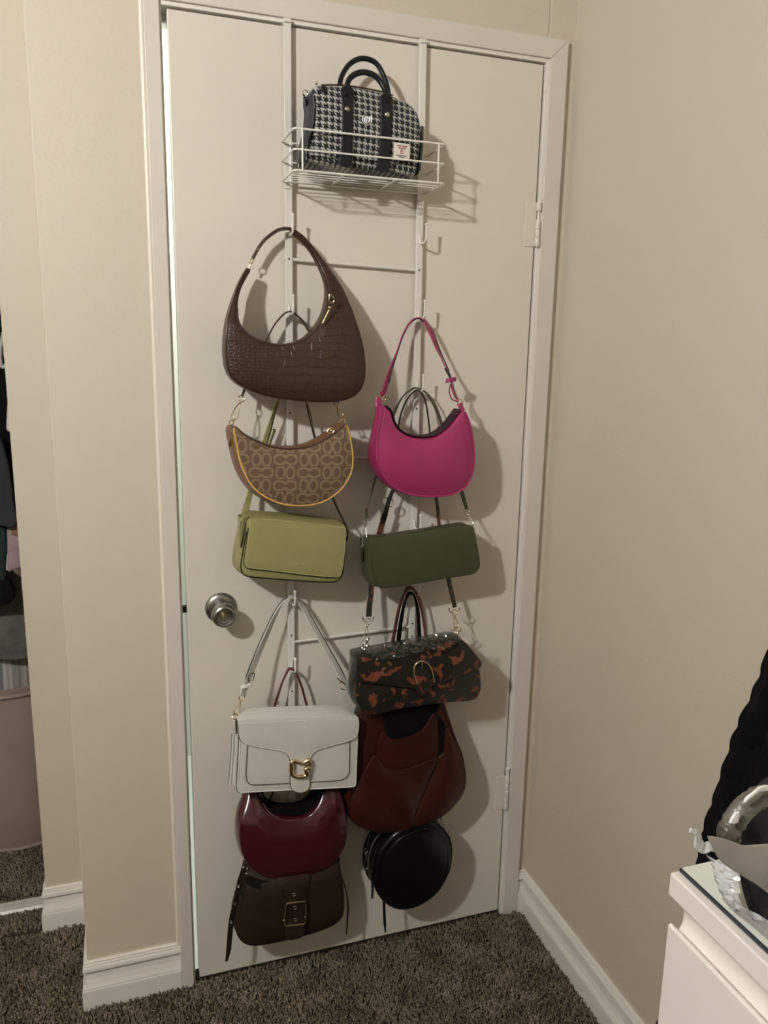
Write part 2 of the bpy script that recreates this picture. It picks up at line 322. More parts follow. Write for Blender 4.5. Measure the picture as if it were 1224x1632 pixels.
class MB:
    def __init__(s): s.v = []; s.f = []
    def add(s, v, f):
        k = len(s.v); s.v += [tuple(p) for p in v]; s.f += [tuple(i + k for i in q) for q in f]; return s
    def box(s, x0, x1, y0, y1, z0, z1):
        return s.add([(x0, y0, z0), (x1, y0, z0), (x1, y1, z0), (x0, y1, z0), (x0, y0, z1), (x1, y0, z1), (x1, y1, z1), (x0, y1, z1)],
                     [(0, 3, 2, 1), (4, 5, 6, 7), (0, 1, 5, 4), (1, 2, 6, 5), (2, 3, 7, 6), (3, 0, 4, 7)])
    def tube(s, path, r, closed=False, seg=8, rad=None):
        pts = [Vector(p) for p in path]; n = len(pts)
        tan = []
        for i in range(n):
            a = pts[(i - 1) % n] if closed or i else pts[0]; b = pts[(i + 1) % n] if closed or i < n - 1 else pts[-1]
            t = (b - a); tan.append(t.normalized() if t.length > 1e-9 else Vector((0, 0, 1)))
        ref = Vector((0, 1, 0)) if abs(tan[0].y) < 0.8 else Vector((1, 0, 0))
        nrm = (ref - tan[0] * ref.dot(tan[0])).normalized()
        V = []
        for i in range(n):
            nrm = (nrm - tan[i] * nrm.dot(tan[i]))
            nrm = nrm.normalized() if nrm.length > 1e-6 else tan[i].orthogonal().normalized()
            bn = tan[i].cross(nrm)
            rr = rad[i] if rad else r
            for k in range(seg):
                a = 2 * math.pi * k / seg
                V.append(pts[i] + (nrm * math.cos(a) + bn * math.sin(a)) * rr)
        F = []
        m = n if closed else n - 1
        for i in range(m):
            j = (i + 1) % n
            for k in range(seg):
                l = (k + 1) % seg
                F.append((i * seg + k, i * seg + l, j * seg + l, j * seg + k))
        if not closed:
            F.append(tuple(range(seg))[::-1]); F.append(tuple((n - 1) * seg + k for k in range(seg)))
        return s.add(V, F)
    def ball(s, c, r, seg=10, ring=6, sc=(1, 1, 1)):
        V = [Vector(c) + Vector((0, 0, r * sc[2]))]; F = []
        for i in range(1, ring):
            a = math.pi * i / ring
            for k in range(seg):
                b = 2 * math.pi * k / seg
                V.append(Vector(c) + Vector((r * sc[0] * math.sin(a) * math.cos(b), r * sc[1] * math.sin(a) * math.sin(b), r * sc[2] * math.cos(a))))
        V.append(Vector(c) - Vector((0, 0, r * sc[2])))
        for k in range(seg): F.append((0, 1 + k, 1 + (k + 1) % seg))
        for i in range(ring - 2):
            for k in range(seg):
                a = 1 + i * seg + k; b = 1 + i * seg + (k + 1) % seg
                F.append((a, a + seg, b + seg, b))
        e = len(V) - 1
        for k in range(seg): F.append((e, e - seg + (k + 1) % seg, e - seg + k))
        return s.add(V, F)
    def lathe(s, prof, origin, axis='y', seg=40):
        """prof: (radius, along) pairs"""
        V = []; n = len(prof); o = Vector(origin)
        for k in range(seg):
            a = 2 * math.pi * k / seg
            for r, h in prof:
                if axis == 'y': V.append(o + Vector((r * math.cos(a), h, r * math.sin(a))))
                elif axis == 'x': V.append(o + Vector((h, r * math.cos(a), r * math.sin(a))))
                else: V.append(o + Vector((r * math.cos(a), r * math.sin(a), h)))
        F = []
        for k in range(seg):
            l = (k + 1) % seg
            for i in range(n - 1):
                F.append((k * n + i, k * n + i + 1, l * n + i + 1, l * n + i))
        return s.add(V, F)
    def prism(s, poly, axis, a, b):
        """extrude 2-D poly along an axis"""
        n = len(poly)
        def mk(p, t):
            return (t, p[0], p[1]) if axis == 'x' else ((p[0], t, p[1]) if axis == 'y' else (p[0], p[1], t))
        V = [mk(p, a) for p in poly] + [mk(p, b) for p in poly]
        F = [tuple(range(n))[::-1], tuple(range(n, 2 * n))] + [(i, (i + 1) % n, n + (i + 1) % n, n + i) for i in range(n)]
        return s.add(V, F)
    def build(s, name, material, parent=None, smooth=True, bevel=0.0, subsurf=0, angle=40, org=None):
        me = bpy.data.meshes.new(name)
        o = Vector(org) if org is not None else (ORG.get(parent, Vector((0, 0, 0))) if parent else Vector((0, 0, 0)))
        me.from_pydata([tuple(Vector(p) - o) for p in s.v], [], s.f)
        me.materials.append(material)
        bm = bmesh.new(); bm.from_mesh(me)
        bmesh.ops.remove_doubles(bm, verts=bm.verts, dist=1e-6)
        bmesh.ops.recalc_face_normals(bm, faces=bm.faces)
        bm.to_mesh(me); bm.free()
        ob = link(bpy.data.objects.new(name, me))
        if parent: ob.parent = parent
        elif org is not None: ob.location = o
        ORG[ob] = o
        if bevel:
            b = ob.modifiers.new('bevel', 'BEVEL'); b.width = bevel; b.segments = 2; b.limit_method = 'ANGLE'; b.angle_limit = math.radians(35)
        if subsurf:
            q = ob.modifiers.new('sub', 'SUBSURF'); q.levels = subsurf; q.render_levels = subsurf
        if smooth:
            me.shade_smooth() if hasattr(me, 'shade_smooth') else me.polygons.foreach_set('use_smooth', [True] * len(me.polygons))
            try: me.set_sharp_from_angle(angle=math.radians(angle))
            except Exception: pass
        return ob

def catmull(pts, closed=False, per=8):
    pts = [Vector(p) for p in pts]; n = len(pts); out = []
    m = n if closed else n - 1
    for i in range(m):
        p0 = pts[(i - 1) % n] if closed or i > 0 else pts[0] * 2 - pts[1]
        p1 = pts[i]; p2 = pts[(i + 1) % n]
        p3 = pts[(i + 2) % n] if closed or i + 2 < n else pts[-1] * 2 - pts[-2]
        for k in range(per):
            t = k / per
            # centripetal-ish via tension limited tangents
            m1 = (p2 - p0) * 0.5; m2 = (p3 - p1) * 0.5; L = (p2 - p1).length
            if m1.length > 1.3 * L: m1 *= 1.3 * L / m1.length
            if m2.length > 1.3 * L: m2 *= 1.3 * L / m2.length
            h1 = 2 * t**3 - 3 * t**2 + 1; h2 = t**3 - 2 * t**2 + t; h3 = -2 * t**3 + 3 * t**2; h4 = t**3 - t**2
            out.append(p1 * h1 + m1 * h2 + p2 * h3 + m2 * h4)
    if not closed: out.append(pts[-1].copy())
    return out

def resample(pts, ds, closed=False):
    P_ = [Vector(p) for p in pts]
    if closed: P_.append(P_[0])
    L = [0.0]
    for a, b in zip(P_, P_[1:]): L.append(L[-1] + (b - a).length)
    n = max(3, int(round(L[-1] / ds)))
    out = []; j = 0
    for i in range(n if closed else n + 1):
        t = L[-1] * i / n
        while j < len(L) - 2 and L[j + 1] < t: j += 1
        d = L[j + 1] - L[j]
        out.append(P_[j].lerp(P_[j + 1], (t - L[j]) / d if d > 1e-12 else 0))
    return out

def smooth2(poly, ds, sharp=False):
    """closed 2-D outline, smoothed and evenly spaced, counter-clockwise"""
    q = [Vector((p[0], p[1], 0)) for p in poly] if sharp else catmull([Vector((p[0], p[1], 0)) for p in poly], True, 8)
    q = [(v.x, v.y) for v in resample(q, ds, True)]
    A = sum(a[0] * b[1] - b[0] * a[1] for a, b in zip(q, q[1:] + q[:1]))
    return q if A > 0 else q[::-1]

def offset2(poly, d):
    """d > 0 inward"""
    n = len(poly); out = []
    for i in range(n):
        a = poly[(i - 1) % n]; b = poly[(i + 1) % n]
        tx, tz = b[0] - a[0], b[1] - a[1]; l = math.hypot(tx, tz) or 1
        out.append((poly[i][0] - tz / l * d, poly[i][1] + tx / l * d))
    return out

def inside(p, poly):
    c = False; x, z = p; n = len(poly); j = n - 1
    for i in range(n):
        a, b = poly[i], poly[j]
        if (a[1] > z) != (b[1] > z) and x < (b[0] - a[0]) * (z - a[1]) / (b[1] - a[1]) + a[0]: c = not c
        j = i
    return c

def inflate(poly, grid, p=0.55):
    """triangulate the inside of a closed outline; returns verts2d, faces, heights 0..1 (outline first, in order)"""
    n = len(poly); A = np.array(poly)
    x0, z0 = A.min(0); x1, z1 = A.max(0)
    pts = list(poly); row = 0; z = z0 + grid * 0.5
    while z < z1:
        x = x0 + (grid * 0.5 if row % 2 else grid * 0.0)
        while x < x1:
            if inside((x, z), poly):
                if np.min((A[:, 0] - x) ** 2 + (A[:, 1] - z) ** 2) > (0.6 * grid) ** 2: pts.append((x, z))
            x += grid
        z += grid * 0.866; row += 1
    vo, eo, fo, ov, oe, of = delaunay_2d_cdt([Vector(q) for q in pts], [], [list(range(n))], 1, 1e-7)
    idx = {}
    for i, src in enumerate(ov):
        for q in src: idx[q] = i
    order = [idx[i] for i in range(n)]
    rest = [i for i in range(len(vo)) if i not in set(order)]
    new = {}; V = []
    for i in order:
        if i not in new: new[i] = len(V); V.append((vo[i].x, vo[i].y))
    nb = len(V)
    for i in rest: new[i] = len(V); V.append((vo[i].x, vo[i].y))
    F = [tuple(new[i] for i in f) for f in fo]
    N = len(V); h = np.zeros(N); m = N - nb
    if m > 0:
        adj = [set() for _ in range(N)]
        for f in F:
            for a, b in zip(f, f[1:] + f[:1]): adj[a].add(b); adj[b].add(a)
        M = np.zeros((m, m)); c = np.ones(m)
        for i in range(nb, N):
            M[i - nb, i - nb] = len(adj[i]) or 1
            for j in adj[i]:
                if j >= nb: M[i - nb, j - nb] -= 1
        hh = np.linalg.solve(M, c); h[nb:] = (np.maximum(hh, 0) / hh.max()) ** p
    return V, F, h, nb

def body(outline, yf, yb, r=0.006, puff=0.01, puffb=0.0, grid=0.011, ds=0.005, bulge=0.0, shift=(0, 0), p=0.55, disp=None, rb=None, sharp=False):
    """solid slab with rounded rims: returns (front MB, shell MB, outline). yf / yb: number or f(x, z)"""
    rb = r if rb is None else rb
    f_ = yf if callable(yf) else (lambda x, z: yf)
    b_ = yb if callable(yb) else (lambda x, z: yb)
    ol = smooth2(outline, ds, sharp); n = len(ol)
    inn = offset2(ol, r)
    V, F, h, nb = inflate(inn, grid, p)
    front = MB(); shell = MB()
    fv = []
    for i, (x, z) in enumerate(V):
        e = disp(x, z) * min(1.0, h[i] * 1.5) if disp else 0.0
        fv.append((x, f_(x, z) - puff * h[i] - e, z))
    ff = list(F)
    rings = []
    for k in range(1, 4):
        a = math.pi / 2 * k / 3
        q = offset2(ol, r * (1 - math.sin(a)))
        rings.append([(x, f_(x, z) + r * (1 - math.cos(a)), z) for x, z in q])
    base = len(fv); prev = list(range(n))
    # map outline order (inflate keeps outline first; equal count expected)
    if nb == n:
        for R_ in rings:
            s0 = len(fv); fv += R_
            for i in range(n):
                j = (i + 1) % n
                ff.append((prev[i], prev[j], s0 + j, s0 + i))
            prev = list(range(s0, s0 + n))
    front.add(fv, ff)
    sv = []; sf = []; rows = []
    steps = 5
    for k in range(steps + 1):
        t = k / steps
        q = offset2(ol, -bulge * math.sin(math.pi * t))
        row = []
        for (x, z), (x0, z0) in zip(q, ol):
            ya = f_(x0, z0) + r; yc = b_(x0, z0) - rb
            row.append((x + shift[0] * t, ya + (yc - ya) * t, z + shift[1] * t))
        rows.append(row)
    for k in range(1, 4):
        a = math.pi / 2 * k / 3
        q = offset2(ol, rb * (1 - math.cos(a)))
        rows.append([(x + shift[0], b_(x0, z0) - rb + rb * math.sin(a), z + shift[1]) for (x, z), (x0, z0) in zip(q, ol)])
    for row in rows: sv += row
    for k in range(len(rows) - 1):
        for i in range(n):
            j = (i + 1) % n
            sf.append((k * n + i, k * n + j, (k + 1) * n + j, (k + 1) * n + i))
    shell.add(sv, sf)
    inb = offset2(ol, rb)
    V, F, h, nb = inflate(inb, max(grid, 0.014), p)
    shell.add([(x + shift[0], b_(x, z) + puffb * h[i], z + shift[1]) for i, (x, z) in enumerate(V)], F)
    return front, shell, ol

def slab(outline, yf, t, r=None, puff=0.0, grid=0.014, ds=0.005, disp=None, sharp=False):
    r = min(t * 0.45, 0.0015) if r is None else r
    yb = (lambda x, z: yf(x, z) + t) if callable(yf) else yf + t
    a, b, ol = body(outline, yf, yb, r, puff, 0.0, grid, ds, disp=disp, sharp=sharp)
    a.add(b.v, b.f)
    return a, ol

def ribbon(path, width, thick, wd, mb=None, closed=False, ds=0.006, per=8, round_=True):
    """strap along path; wd: one width direction or one per path point"""
    pts = [Vector(p) for p in path]
    wds = [Vector(w) for w in wd] if isinstance(wd, list) else [Vector(wd)] * len(pts)
    wid = width if isinstance(width, list) else [width] * len(pts)
    cp = catmull(pts, closed, per); m = len(pts) if closed else len(pts) - 1
    cw = []; cwid = []
    for i in range(m):
        for k in range(per):
            cw.append(wds[i].lerp(wds[(i + 1) % len(wds)], k / per)); cwid.append(wid[i] + (wid[(i + 1) % len(wid)] - wid[i]) * k / per)
    if not closed: cw.append(wds[-1]); cwid.append(wid[-1])
    n = len(cp); V = []
    for i in range(n):
        a = cp[(i - 1) % n] if closed or i else cp[0]; b = cp[(i + 1) % n] if closed or i < n - 1 else cp[-1]
        t = (b - a).normalized()
        w_ = cw[i] - t * cw[i].dot(t); w_ = w_.normalized() if w_.length > 1e-5 else t.orthogonal().normalized()
        nn = t.cross(w_)
        hw = cwid[i] / 2; ht = thick / 2; e = min(ht, hw) * 0.6
        for (p_, q_) in ((-hw, -ht + e), (-hw + e, -ht), (hw - e, -ht), (hw, -ht + e), (hw, ht - e), (hw - e, ht), (-hw + e, ht), (-hw, ht - e)):
            V.append(cp[i] + w_ * p_ + nn * q_)
    F = []
    for i in range(n if closed else n - 1):
        j = (i + 1) % n
        for k in range(8):
            l = (k + 1) % 8
            F.append((i * 8 + k, i * 8 + l, j * 8 + l, j * 8 + k))
    if not closed: F += [tuple(range(8))[::-1], tuple((n - 1) * 8 + k for k in range(8))]
    mb = mb or MB()
    return mb.add(V, F)

def circle_path(c, r, ax1, ax2, n=18, a0=0.0, a1=2 * math.pi):
    c = Vector(c); ax1 = Vector(ax1).normalized(); ax2 = Vector(ax2).normalized()
    full = abs(a1 - a0 - 2 * math.pi) < 1e-6
    return [c + ax1 * r * math.cos(a0 + (a1 - a0) * i / (n if full else n - 1)) + ax2 * r * math.sin(a0 + (a1 - a0) * i / (n if full else n - 1)) for i in range(n)]

def snap_hook(parent, a, b, material, wdt=0.011, r=0.0011, name='snap_hook', ring=0.0065, side=Vector((1, 0.25, 0))):
    """trigger clasp from a (strap end) down to b (ring on the bag)"""
    a, b = Vector(a), Vector(b); d = (b - a).normalized(); L = (b - a).length
    s = (side - d * side.dot(d)).normalized(); nn = d.cross(s)
    mb = MB()
    mb.tube(circle_path(a + d * 0.0015, wdt * 0.5, s, d, 14), r, True, 6)                      # eye for the strap
    mb.ball(a + d * (wdt * 0.5 + 0.003), 0.0028, 8, 6)                                        # swivel
    t0 = a + d * (wdt * 0.5 + 0.005); t1 = b - d * (ring * 0.6)
    hl = (t1 - t0).length
    loop = [t0, t0 + d * hl * 0.35 + s * wdt * 0.32, t0 + d * hl * 0.75 + s * wdt * 0.5, t1 + s * wdt * 0.15, t1 - s * wdt * 0.2, t0 + d * hl * 0.75 - s * wdt * 0.42, t0 + d * hl * 0.35 - s * wdt * 0.3]
    mb.tube(catmull(loop, True, 4), r, True, 6)
    mb.tube(circle_path(b, ring, d, nn + s * 0.5, 14), r, True, 6)                            # ring on the bag
    return mb.build(name, material, parent)

def stud(parent, c, r, material, name='rivet', depth=0.002):
    return MB().lathe([(0.0001, -depth), (r * 0.6, -depth), (r, -depth * 0.4), (r, 0.0006)], c, 'y', 14).build(name, material, parent)
def eyelet(parent, c, r, material, n=Vector((0, -1, 0)), name='eyelet'):
    n = Vector(n).normalized(); a = n.orthogonal().normalized(); b = n.cross(a)
    e = MB().tube(circle_path(c, r, a, b, 16), r * 0.32, True, 6).build(name, material, parent)
    return e

def text_part(txt, size, loc, material, parent, name='lettering', rot=0.0, depth=0.0003, org=None):
    cu = bpy.data.curves.new('txt', 'FONT'); cu.body = txt; cu.size = size; cu.align_x = 'CENTER'; cu.align_y = 'CENTER'; cu.extrude = depth
    tmp = bpy.data.objects.new('txt', cu); COL.objects.link(tmp)
    dg = bpy.context.evaluated_depsgraph_get(); dg.update()
    me = bpy.data.meshes.new_from_object(tmp.evaluated_get(dg)); bpy.data.objects.remove(tmp)
    R_ = Matrix.Rotation(rot, 4, 'Y') @ Matrix.Rotation(math.radians(90), 4, 'X')
    me.transform(Matrix.Translation(Vector(loc) - ORG.get(parent, Vector((0, 0, 0)))) @ R_)
    me.name = name; me.materials.clear(); me.materials.append(material)
    o = link(bpy.data.objects.new(name, me)); o.parent = parent; ORG[o] = ORG.get(parent, Vector((0, 0, 0)))
    return o

def struct(name, mb, material, smooth=False, bevel=0.0, label=None, parent=None):
    o = mb.build(name, material, parent, smooth, bevel)
    if not parent:
        o['kind'] = 'structure'
        if label: o['label'] = label
    return o

def run_below(ol, keep):
    """the longest run of a closed outline whose points satisfy keep"""
    n = len(ol); k = [bool(keep(x, z)) for x, z in ol]
    if all(k): return list(ol)
    st = next(i for i in range(n) if k[i] and not k[i - 1]); best = []; cur = []
    for t in range(n + 1):
        i = (st + t) % n
        if t < n and k[i]: cur.append(ol[i])
        else:
            if len(cur) > len(best): best = cur
            cur = []
    return best

def top_tape(parent, o2, keep, off, yc, width, material, name='zipper_tape'):
    run = run_below(offset2(o2, -off), keep)
    return ribbon([Vector((x, yc, z)) for x, z in run], width, 0.0010, (0, 1, 0), per=1).build(name, material, parent)

# ================================================================== THE SETTING
RX = 0.835          # right wall
WY = 0.003          # door wall surface
LX = -0.238         # corner left of the door
SY = 0.285          # closet front wall
SX = -0.345         # edge of the closet opening
struct('floor', MB().box(-3.8, 1.4, -4.2, 1.2, -0.05, 0.0), CARPET_BASE, label='brown carpeted bedroom floor')
struct('ceiling', MB().box(-3.8, 1.4, -4.2, 1.2, 2.44, 2.5), CEIL, label='off white ceiling')
struct('wall_front', MB().box(LX, -0.02, WY, 0.112, 0, 2.44).box(0.772, RX + 0.1, WY, 0.11, 0, 2.44).box(-0.02, 0.772, WY, 0.11, 2.046, 2.44), WALL, bevel=0.003, label='beige plaster wall around the white door')
struct('wall_right', MB().box(RX, RX + 0.1, -4.2, WY, 0, 2.44), WALL, label='beige wall right of the door')
struct('wall_closet', MB().box(SX, LX + 0.0005, SY, SY + 0.1, 0, 2.44).box(-1.9, SX, SY, SY + 0.1, 2.05, 2.44).box(-3.8, -1.9, SY, SY + 0.1, 0, 2.44), WALL, label='beige wall with the closet opening')
struct('wall_partition', MB().box(LX, LX + 0.11, 0.1118, 1.05, 0, 2.44), WALL, label='narrow beige partition between door and closet')
struct('wall_closet_back', MB().box(-3.8, LX, 0.95, 1.05, 0, 2.44), WALL, label='beige back wall of the closet')
struct('wall_left', MB().box(-3.9, -3.8, -4.2, 1.05, 0, 2.44), WALL, label='beige wall at the far left')
struct('wall_back', MB().box(-3.8, RX + 0.1, -4.3, -4.2, 0, 2.44), WALL, label='beige wall behind the viewer')
struct('wall_hall', MB().box(LX + 0.11, 1.4, 1.05, 1.15, 0, 2.44).box(1.3, 1.4, 0.11, 1.05, 0, 2.44), HALL, label='pale hallway wall seen through the door gap')

struct('hall_bright_sheet', MB().box(LX + 0.11, 1.3, 0.034, 1.05, 0.0005, 0.003), HALL, label='pale sheet added on the hallway floor to brighten the door gap')  # pale sheet added over the carpet base so the door gap looks bright
# door casing with mitred corners, jambs and stops
CYF = -0.010
def casing(name, poly, lab):
    struct(name, MB().prism(poly, 'y', CYF, WY + 0.002), CASING, bevel=0.0015, label=lab)
casing('trim_1', [(-0.041, 0), (-0.0135, 0), (-0.0135, 2.042), (-0.041, 2.081)], 'flat painted door casing on the knob side')
casing('trim_2', [(-0.0135, 2.042), (0.7735, 2.042), (0.8135, 2.081), (-0.041, 2.081)], 'flat painted door casing above the door')
casing('trim_3', [(0.7735, 0), (0.8135, 0), (0.8135, 2.081), (0.7735, 2.042)], 'flat painted door casing on the hinge side')
cb = MB(); cb.tube([(-0.0445, -0.002, z) for z in np.linspace(0.115, 2.44, 40)], 0.0045, False, 8)
struct('trim_4', cb, CAULK, smooth=True, label='thick bead of painted caulk along the casing')
struct('trim_5', MB().box(-0.028, -0.0095, -0.004, 0.11, 0, 2.05), TRIM, bevel=0.0015, label='door jamb on the knob side')
struct('trim_6', MB().box(0.766, 0.782, -0.004, 0.11, 0, 2.05).box(0.752, 0.766, 0.038, 0.052, 0, 2.035), TRIM, bevel=0.0015, label='door jamb on the hinge side')
struct('trim_7', MB().box(-0.0095, 0.766, -0.004, 0.11, 2.0345, 2.05).box(-0.0095, 0.766, 0.038, 0.052, 2.02, 2.0345), TRIM, bevel=0.0015, label='door jamb across the top')
struct('door_light_block', MB().box(-0.0095, 0.766, 0.006, 0.03, 0, 0.0105), CARPET_BASE, label='added dark strip under the door blocking hall light')  # added strip, keeps hall light from leaking under the door

# baseboards: moulded profile swept along the walls
PROF = [(0.0, 0.1165), (0.0045, 0.1165), (0.0062, 0.1145), (0.0062, 0.1125), (0.0038, 0.1118), (0.0072, 0.1095), (0.0080, 0.1065), (0.0052, 0.1055), (0.0092, 0.1030), (0.0102, 0.0985), (0.0102, 0.0940),
        (0.0085, 0.0915), (0.0030, 0.0905), (0.0048, 0.0720), (0.0080, 0.0600), (0.0095, 0.0575), (0.0052, 0.0562), (0.0112, 0.0545), (0.0118, 0.0520), (0.0074, 0.0505), (0.0128, 0.0490), (0.0132, 0.0440), (0.0132, 0.0)]
def sweep(path, side):
    pts = [Vector((p[0], p[1])) for p in path]; n = len(pts); m = len(PROF); V = []
    for i in range(n):
        ns = []
        for a, b in ((i - 1, i), (i, i + 1)):
            if a < 0 or b >= n: continue
            d = (pts[b] - pts[a]).normalized(); ns.append(Vector((-d.y, d.x)) * side)
        mit = ns[0] if len(ns) == 1 else (ns[0] + ns[1]) / (1 + ns[0].dot(ns[1]))
        for dd, z in PROF:
            q = pts[i] + mit * dd; V.append((q.x, q.y, z))
        q = pts[i]; V.append((q.x, q.y, 0.0))
    k = m + 1; F = []
    for i in range(n - 1):
        for j in range(k): F.append((i * k + j, i * k + (j + 1) % k, (i + 1) * k + (j + 1) % k, (i + 1) * k + j))
    F += [tuple(range(k)), tuple((n - 1) * k + j for j in range(k))[::-1]]
    return MB().add(V, F)
struct('baseboard_front', sweep([(-0.041, WY), (LX, WY), (LX, SY - 0.0)], 1), TRIM, label='moulded white baseboard left of the door')
struct('baseboard_left', sweep([(LX - 0.014, SY), (SX, SY), (SX, SY + 0.04)], 1), TRIM, label='moulded white baseboard beside the closet track')
struct('baseboard_right', sweep([(0.8135, WY), (RX, WY), (RX, -4.2)], -1), TRIM, label='moulded white baseboard along the right wall')
struct('trim_9', MB().prism([(0.362, 0), (0.362, 0.006), (0.366, 0.012), (0.369, 0.012), (0.371, 0.005), (0.379, 0.005), (0.381, 0.014), (0.384, 0.014), (0.386, 0.005), (0.396, 0.005), (0.398, 0.012), (0.401, 0.012), (0.404, 0.0)], 'x', -1.9, SX + 0.002),
       mat('track_metal', (0.62, 0.60, 0.56), 0.35, 0.3, var=(60, 0.15)), label='white metal floor track of the sliding closet door')

# carpet pile: short tufts, one uncountable mass
def tufts():
    regs = [(-0.75, LX - 0.004, -0.85, SY - 0.016), (LX - 0.004, RX - 0.016, -0.85, -0.012), (-0.75, SX - 0.006, SY, 0.36), (-0.75, LX - 0.01, 0.406, 0.90), (-0.008, 0.764, -0.012, -0.002)]
    X_, Y_ = [], []
    dens = 62000
    for a, b, c, d in regs:
        n = int((b - a) * (d - c) * dens)
        X_.append(rng.uniform(a, b, n)); Y_.append(rng.uniform(c, d, n))
    x = np.concatenate(X_); y = np.concatenate(Y_); n = len(x)
    h = rng.uniform(0.006, 0.0125, n); r = rng.uniform(0.0016, 0.0030, n)
    lx = rng.normal(0, 0.0035, n); ly = rng.normal(0, 0.0035, n); a0 = rng.uniform(0, 6.28, n)
    V = np.zeros((n, 7, 3))
    for k in range(3):
        a = a0 + k * 2.0944
        V[:, k, 0] = x + np.cos(a) * r * 0.8; V[:, k, 1] = y + np.sin(a) * r * 0.8; V[:, k, 2] = -0.001
        V[:, 3 + k, 0] = x + lx * 0.6 + np.cos(a + 0.7) * r; V[:, 3 + k, 1] = y + ly * 0.6 + np.sin(a + 0.7) * r; V[:, 3 + k, 2] = h * 0.72
    V[:, 6, 0] = x + lx; V[:, 6, 1] = y + ly; V[:, 6, 2] = h
    base = np.array([[0, 1, 4], [0, 4, 3], [1, 2, 5], [1, 5, 4], [2, 0, 3], [2, 3, 5], [3, 4, 6], [4, 5, 6], [5, 3, 6]])
    F = (base[None] + (np.arange(n) * 7)[:, None, None]).reshape(-1, 3)
    me = bpy.data.meshes.new('carpet_pile')
    me.vertices.add(n * 7); me.vertices.foreach_set('co', V.reshape(-1))
    me.loops.add(len(F) * 3); me.loops.foreach_set('vertex_index', F.reshape(-1).astype(np.int32))
    me.polygons.add(len(F)); me.polygons.foreach_set('loop_start', np.arange(len(F), dtype=np.int32) * 3)
    me.update(calc_edges=True); me.validate()
    me.materials.append(CARPET)
    o = link(bpy.data.objects.new('carpet_pile', me))
    tag(o, 'short brown twisted carpet pile covering the floor', 'carpet', kind='stuff')
tufts()

# door: slab with knob, hinges and latch
DY = 0.0
door = MB().box(0.0, 0.762, DY, DY + 0.035, 0.012, 2.031).build('door_1', DOOR, None, False, 0.002)
tag(door, 'white painted flat slab door hung with handbags', kind='structure')
kx, kz = 0.0696, 0.9015
rose = MB().lathe([(0.0, -0.0085), (0.018, -0.0088), (0.026, -0.0078), (0.0315, -0.0045), (0.0335, -0.001), (0.0335, 0.001), (0, 0.001)], (kx, DY, kz), 'y', 48).build('door_knob', STEEL, door)
MB().lathe([(0.012, -0.008), (0.0125, -0.020), (0.0140, -0.027), (0.0205, -0.033), (0.0248, -0.041), (0.0258, -0.048), (0.0250, -0.054), (0.0225, -0.0590), (0.0185, -0.0612), (0.0160, -0.0604), (0.0145, -0.0575), (0.0110, -0.0565), (0.0, -0.0565)], (kx, DY, kz), 'y', 48).build('knob_handle', STEEL, rose)
MB().lathe([(0.0068, -0.056), (0.0068, -0.0625), (0.0056, -0.0640), (0.0, -0.0640)], (kx, DY, kz), 'y', 24).build('lock_button', BRASS, rose)
MB().box(kx - 0.0012, kx + 0.0012, -0.0652, -0.0630, kz - 0.0052, kz + 0.0052).build('button_slot', STEEL, rose, False, 0.0004)
MB().box(-0.0092, 0.0005, 0.010, 0.022, kz - 0.008, kz + 0.006).build('latch_bolt', DARKHOLE, door, False, 0.0006)
for zc, sgn in ((1.713, 1), (0.352, -1)):
    hg = MB().box(0.738, 0.7635, -0.0022, 0.001, zc - 0.046, zc + 0.046).box(0.7665, 0.776, -0.0058, -0.003, zc - 0.046, zc + 0.046).build('hinge', DOOR, door, False, 0.0008)
    for k, (a, b) in enumerate(((-0.045, -0.027), (-0.0265, -0.010), (-0.0095, 0.009), (0.010, 0.0265), (0.027, 0.045))):
        if sgn > 0 and k == 3: continue
        r_ = 0.0058 if k % 2 == 0 else 0.0054
        MB().lathe([(0, a), (r_ * 0.9, a), (r_, a + 0.001), (r_, b - 0.001), (r_ * 0.9, b), (0, b)], (0.7655, -0.0065, zc), 'z', 18).build('knuckle', DOOR, hg)
    MB().lathe([(0, -0.047), (0.0028, -0.047), (0.0028, 0.047), (0, 0.047)], (0.7655, -0.0065, zc), 'z', 12).build('hinge_pin', TRIM, hg)
    if sgn < 0:
        MB().lathe([(0, 0.045), (0.0038, 0.045), (0.0042, 0.062), (0.0058, 0.063), (0.0058, 0.069), (0.0, 0.070)], (0.7655, -0.0065, zc), 'z', 14).build('pin_head', TRIM, hg)

# ceiling lamp (behind and left of the viewer), the room's only light
lamp = thing('ceiling_light', 'round glowing glass ceiling lamp', 'lamp', (LAMP_POS[0], LAMP_POS[1], 2.44))
MB().lathe([(0, 0.0), (0.10, 0.0), (0.10, -0.02), (0.06, -0.04), (0, -0.04)], (LAMP_POS[0], LAMP_POS[1], 2.44), 'z', 28).build('canopy', STEEL, lamp)
MB().ball(LAMP_POS, LAMP_R, 20, 12).build('globe', LAMPG, lamp)
MB().lathe([(0, -0.058), (0.022, -0.058), (0.024, -0.060), (0.020, -0.064), (0.006, -0.070), (0.004, -0.082), (0, -0.084)], LAMP_POS, 'z', 24).build('light_blocker', STEEL, lamp)  # unseen plate added below the globe to weaken light on the lower walls
hl = bpy.data.lights.new('hall_lamp', 'POINT'); hl.energy = HALL_W; hl.color = (0.93, 1.0, 0.96); hl.shadow_soft_size = 0.08
ho = link(bpy.data.objects.new('hall_lamp', hl)); ho.location = (0.4, 0.75, 2.2)

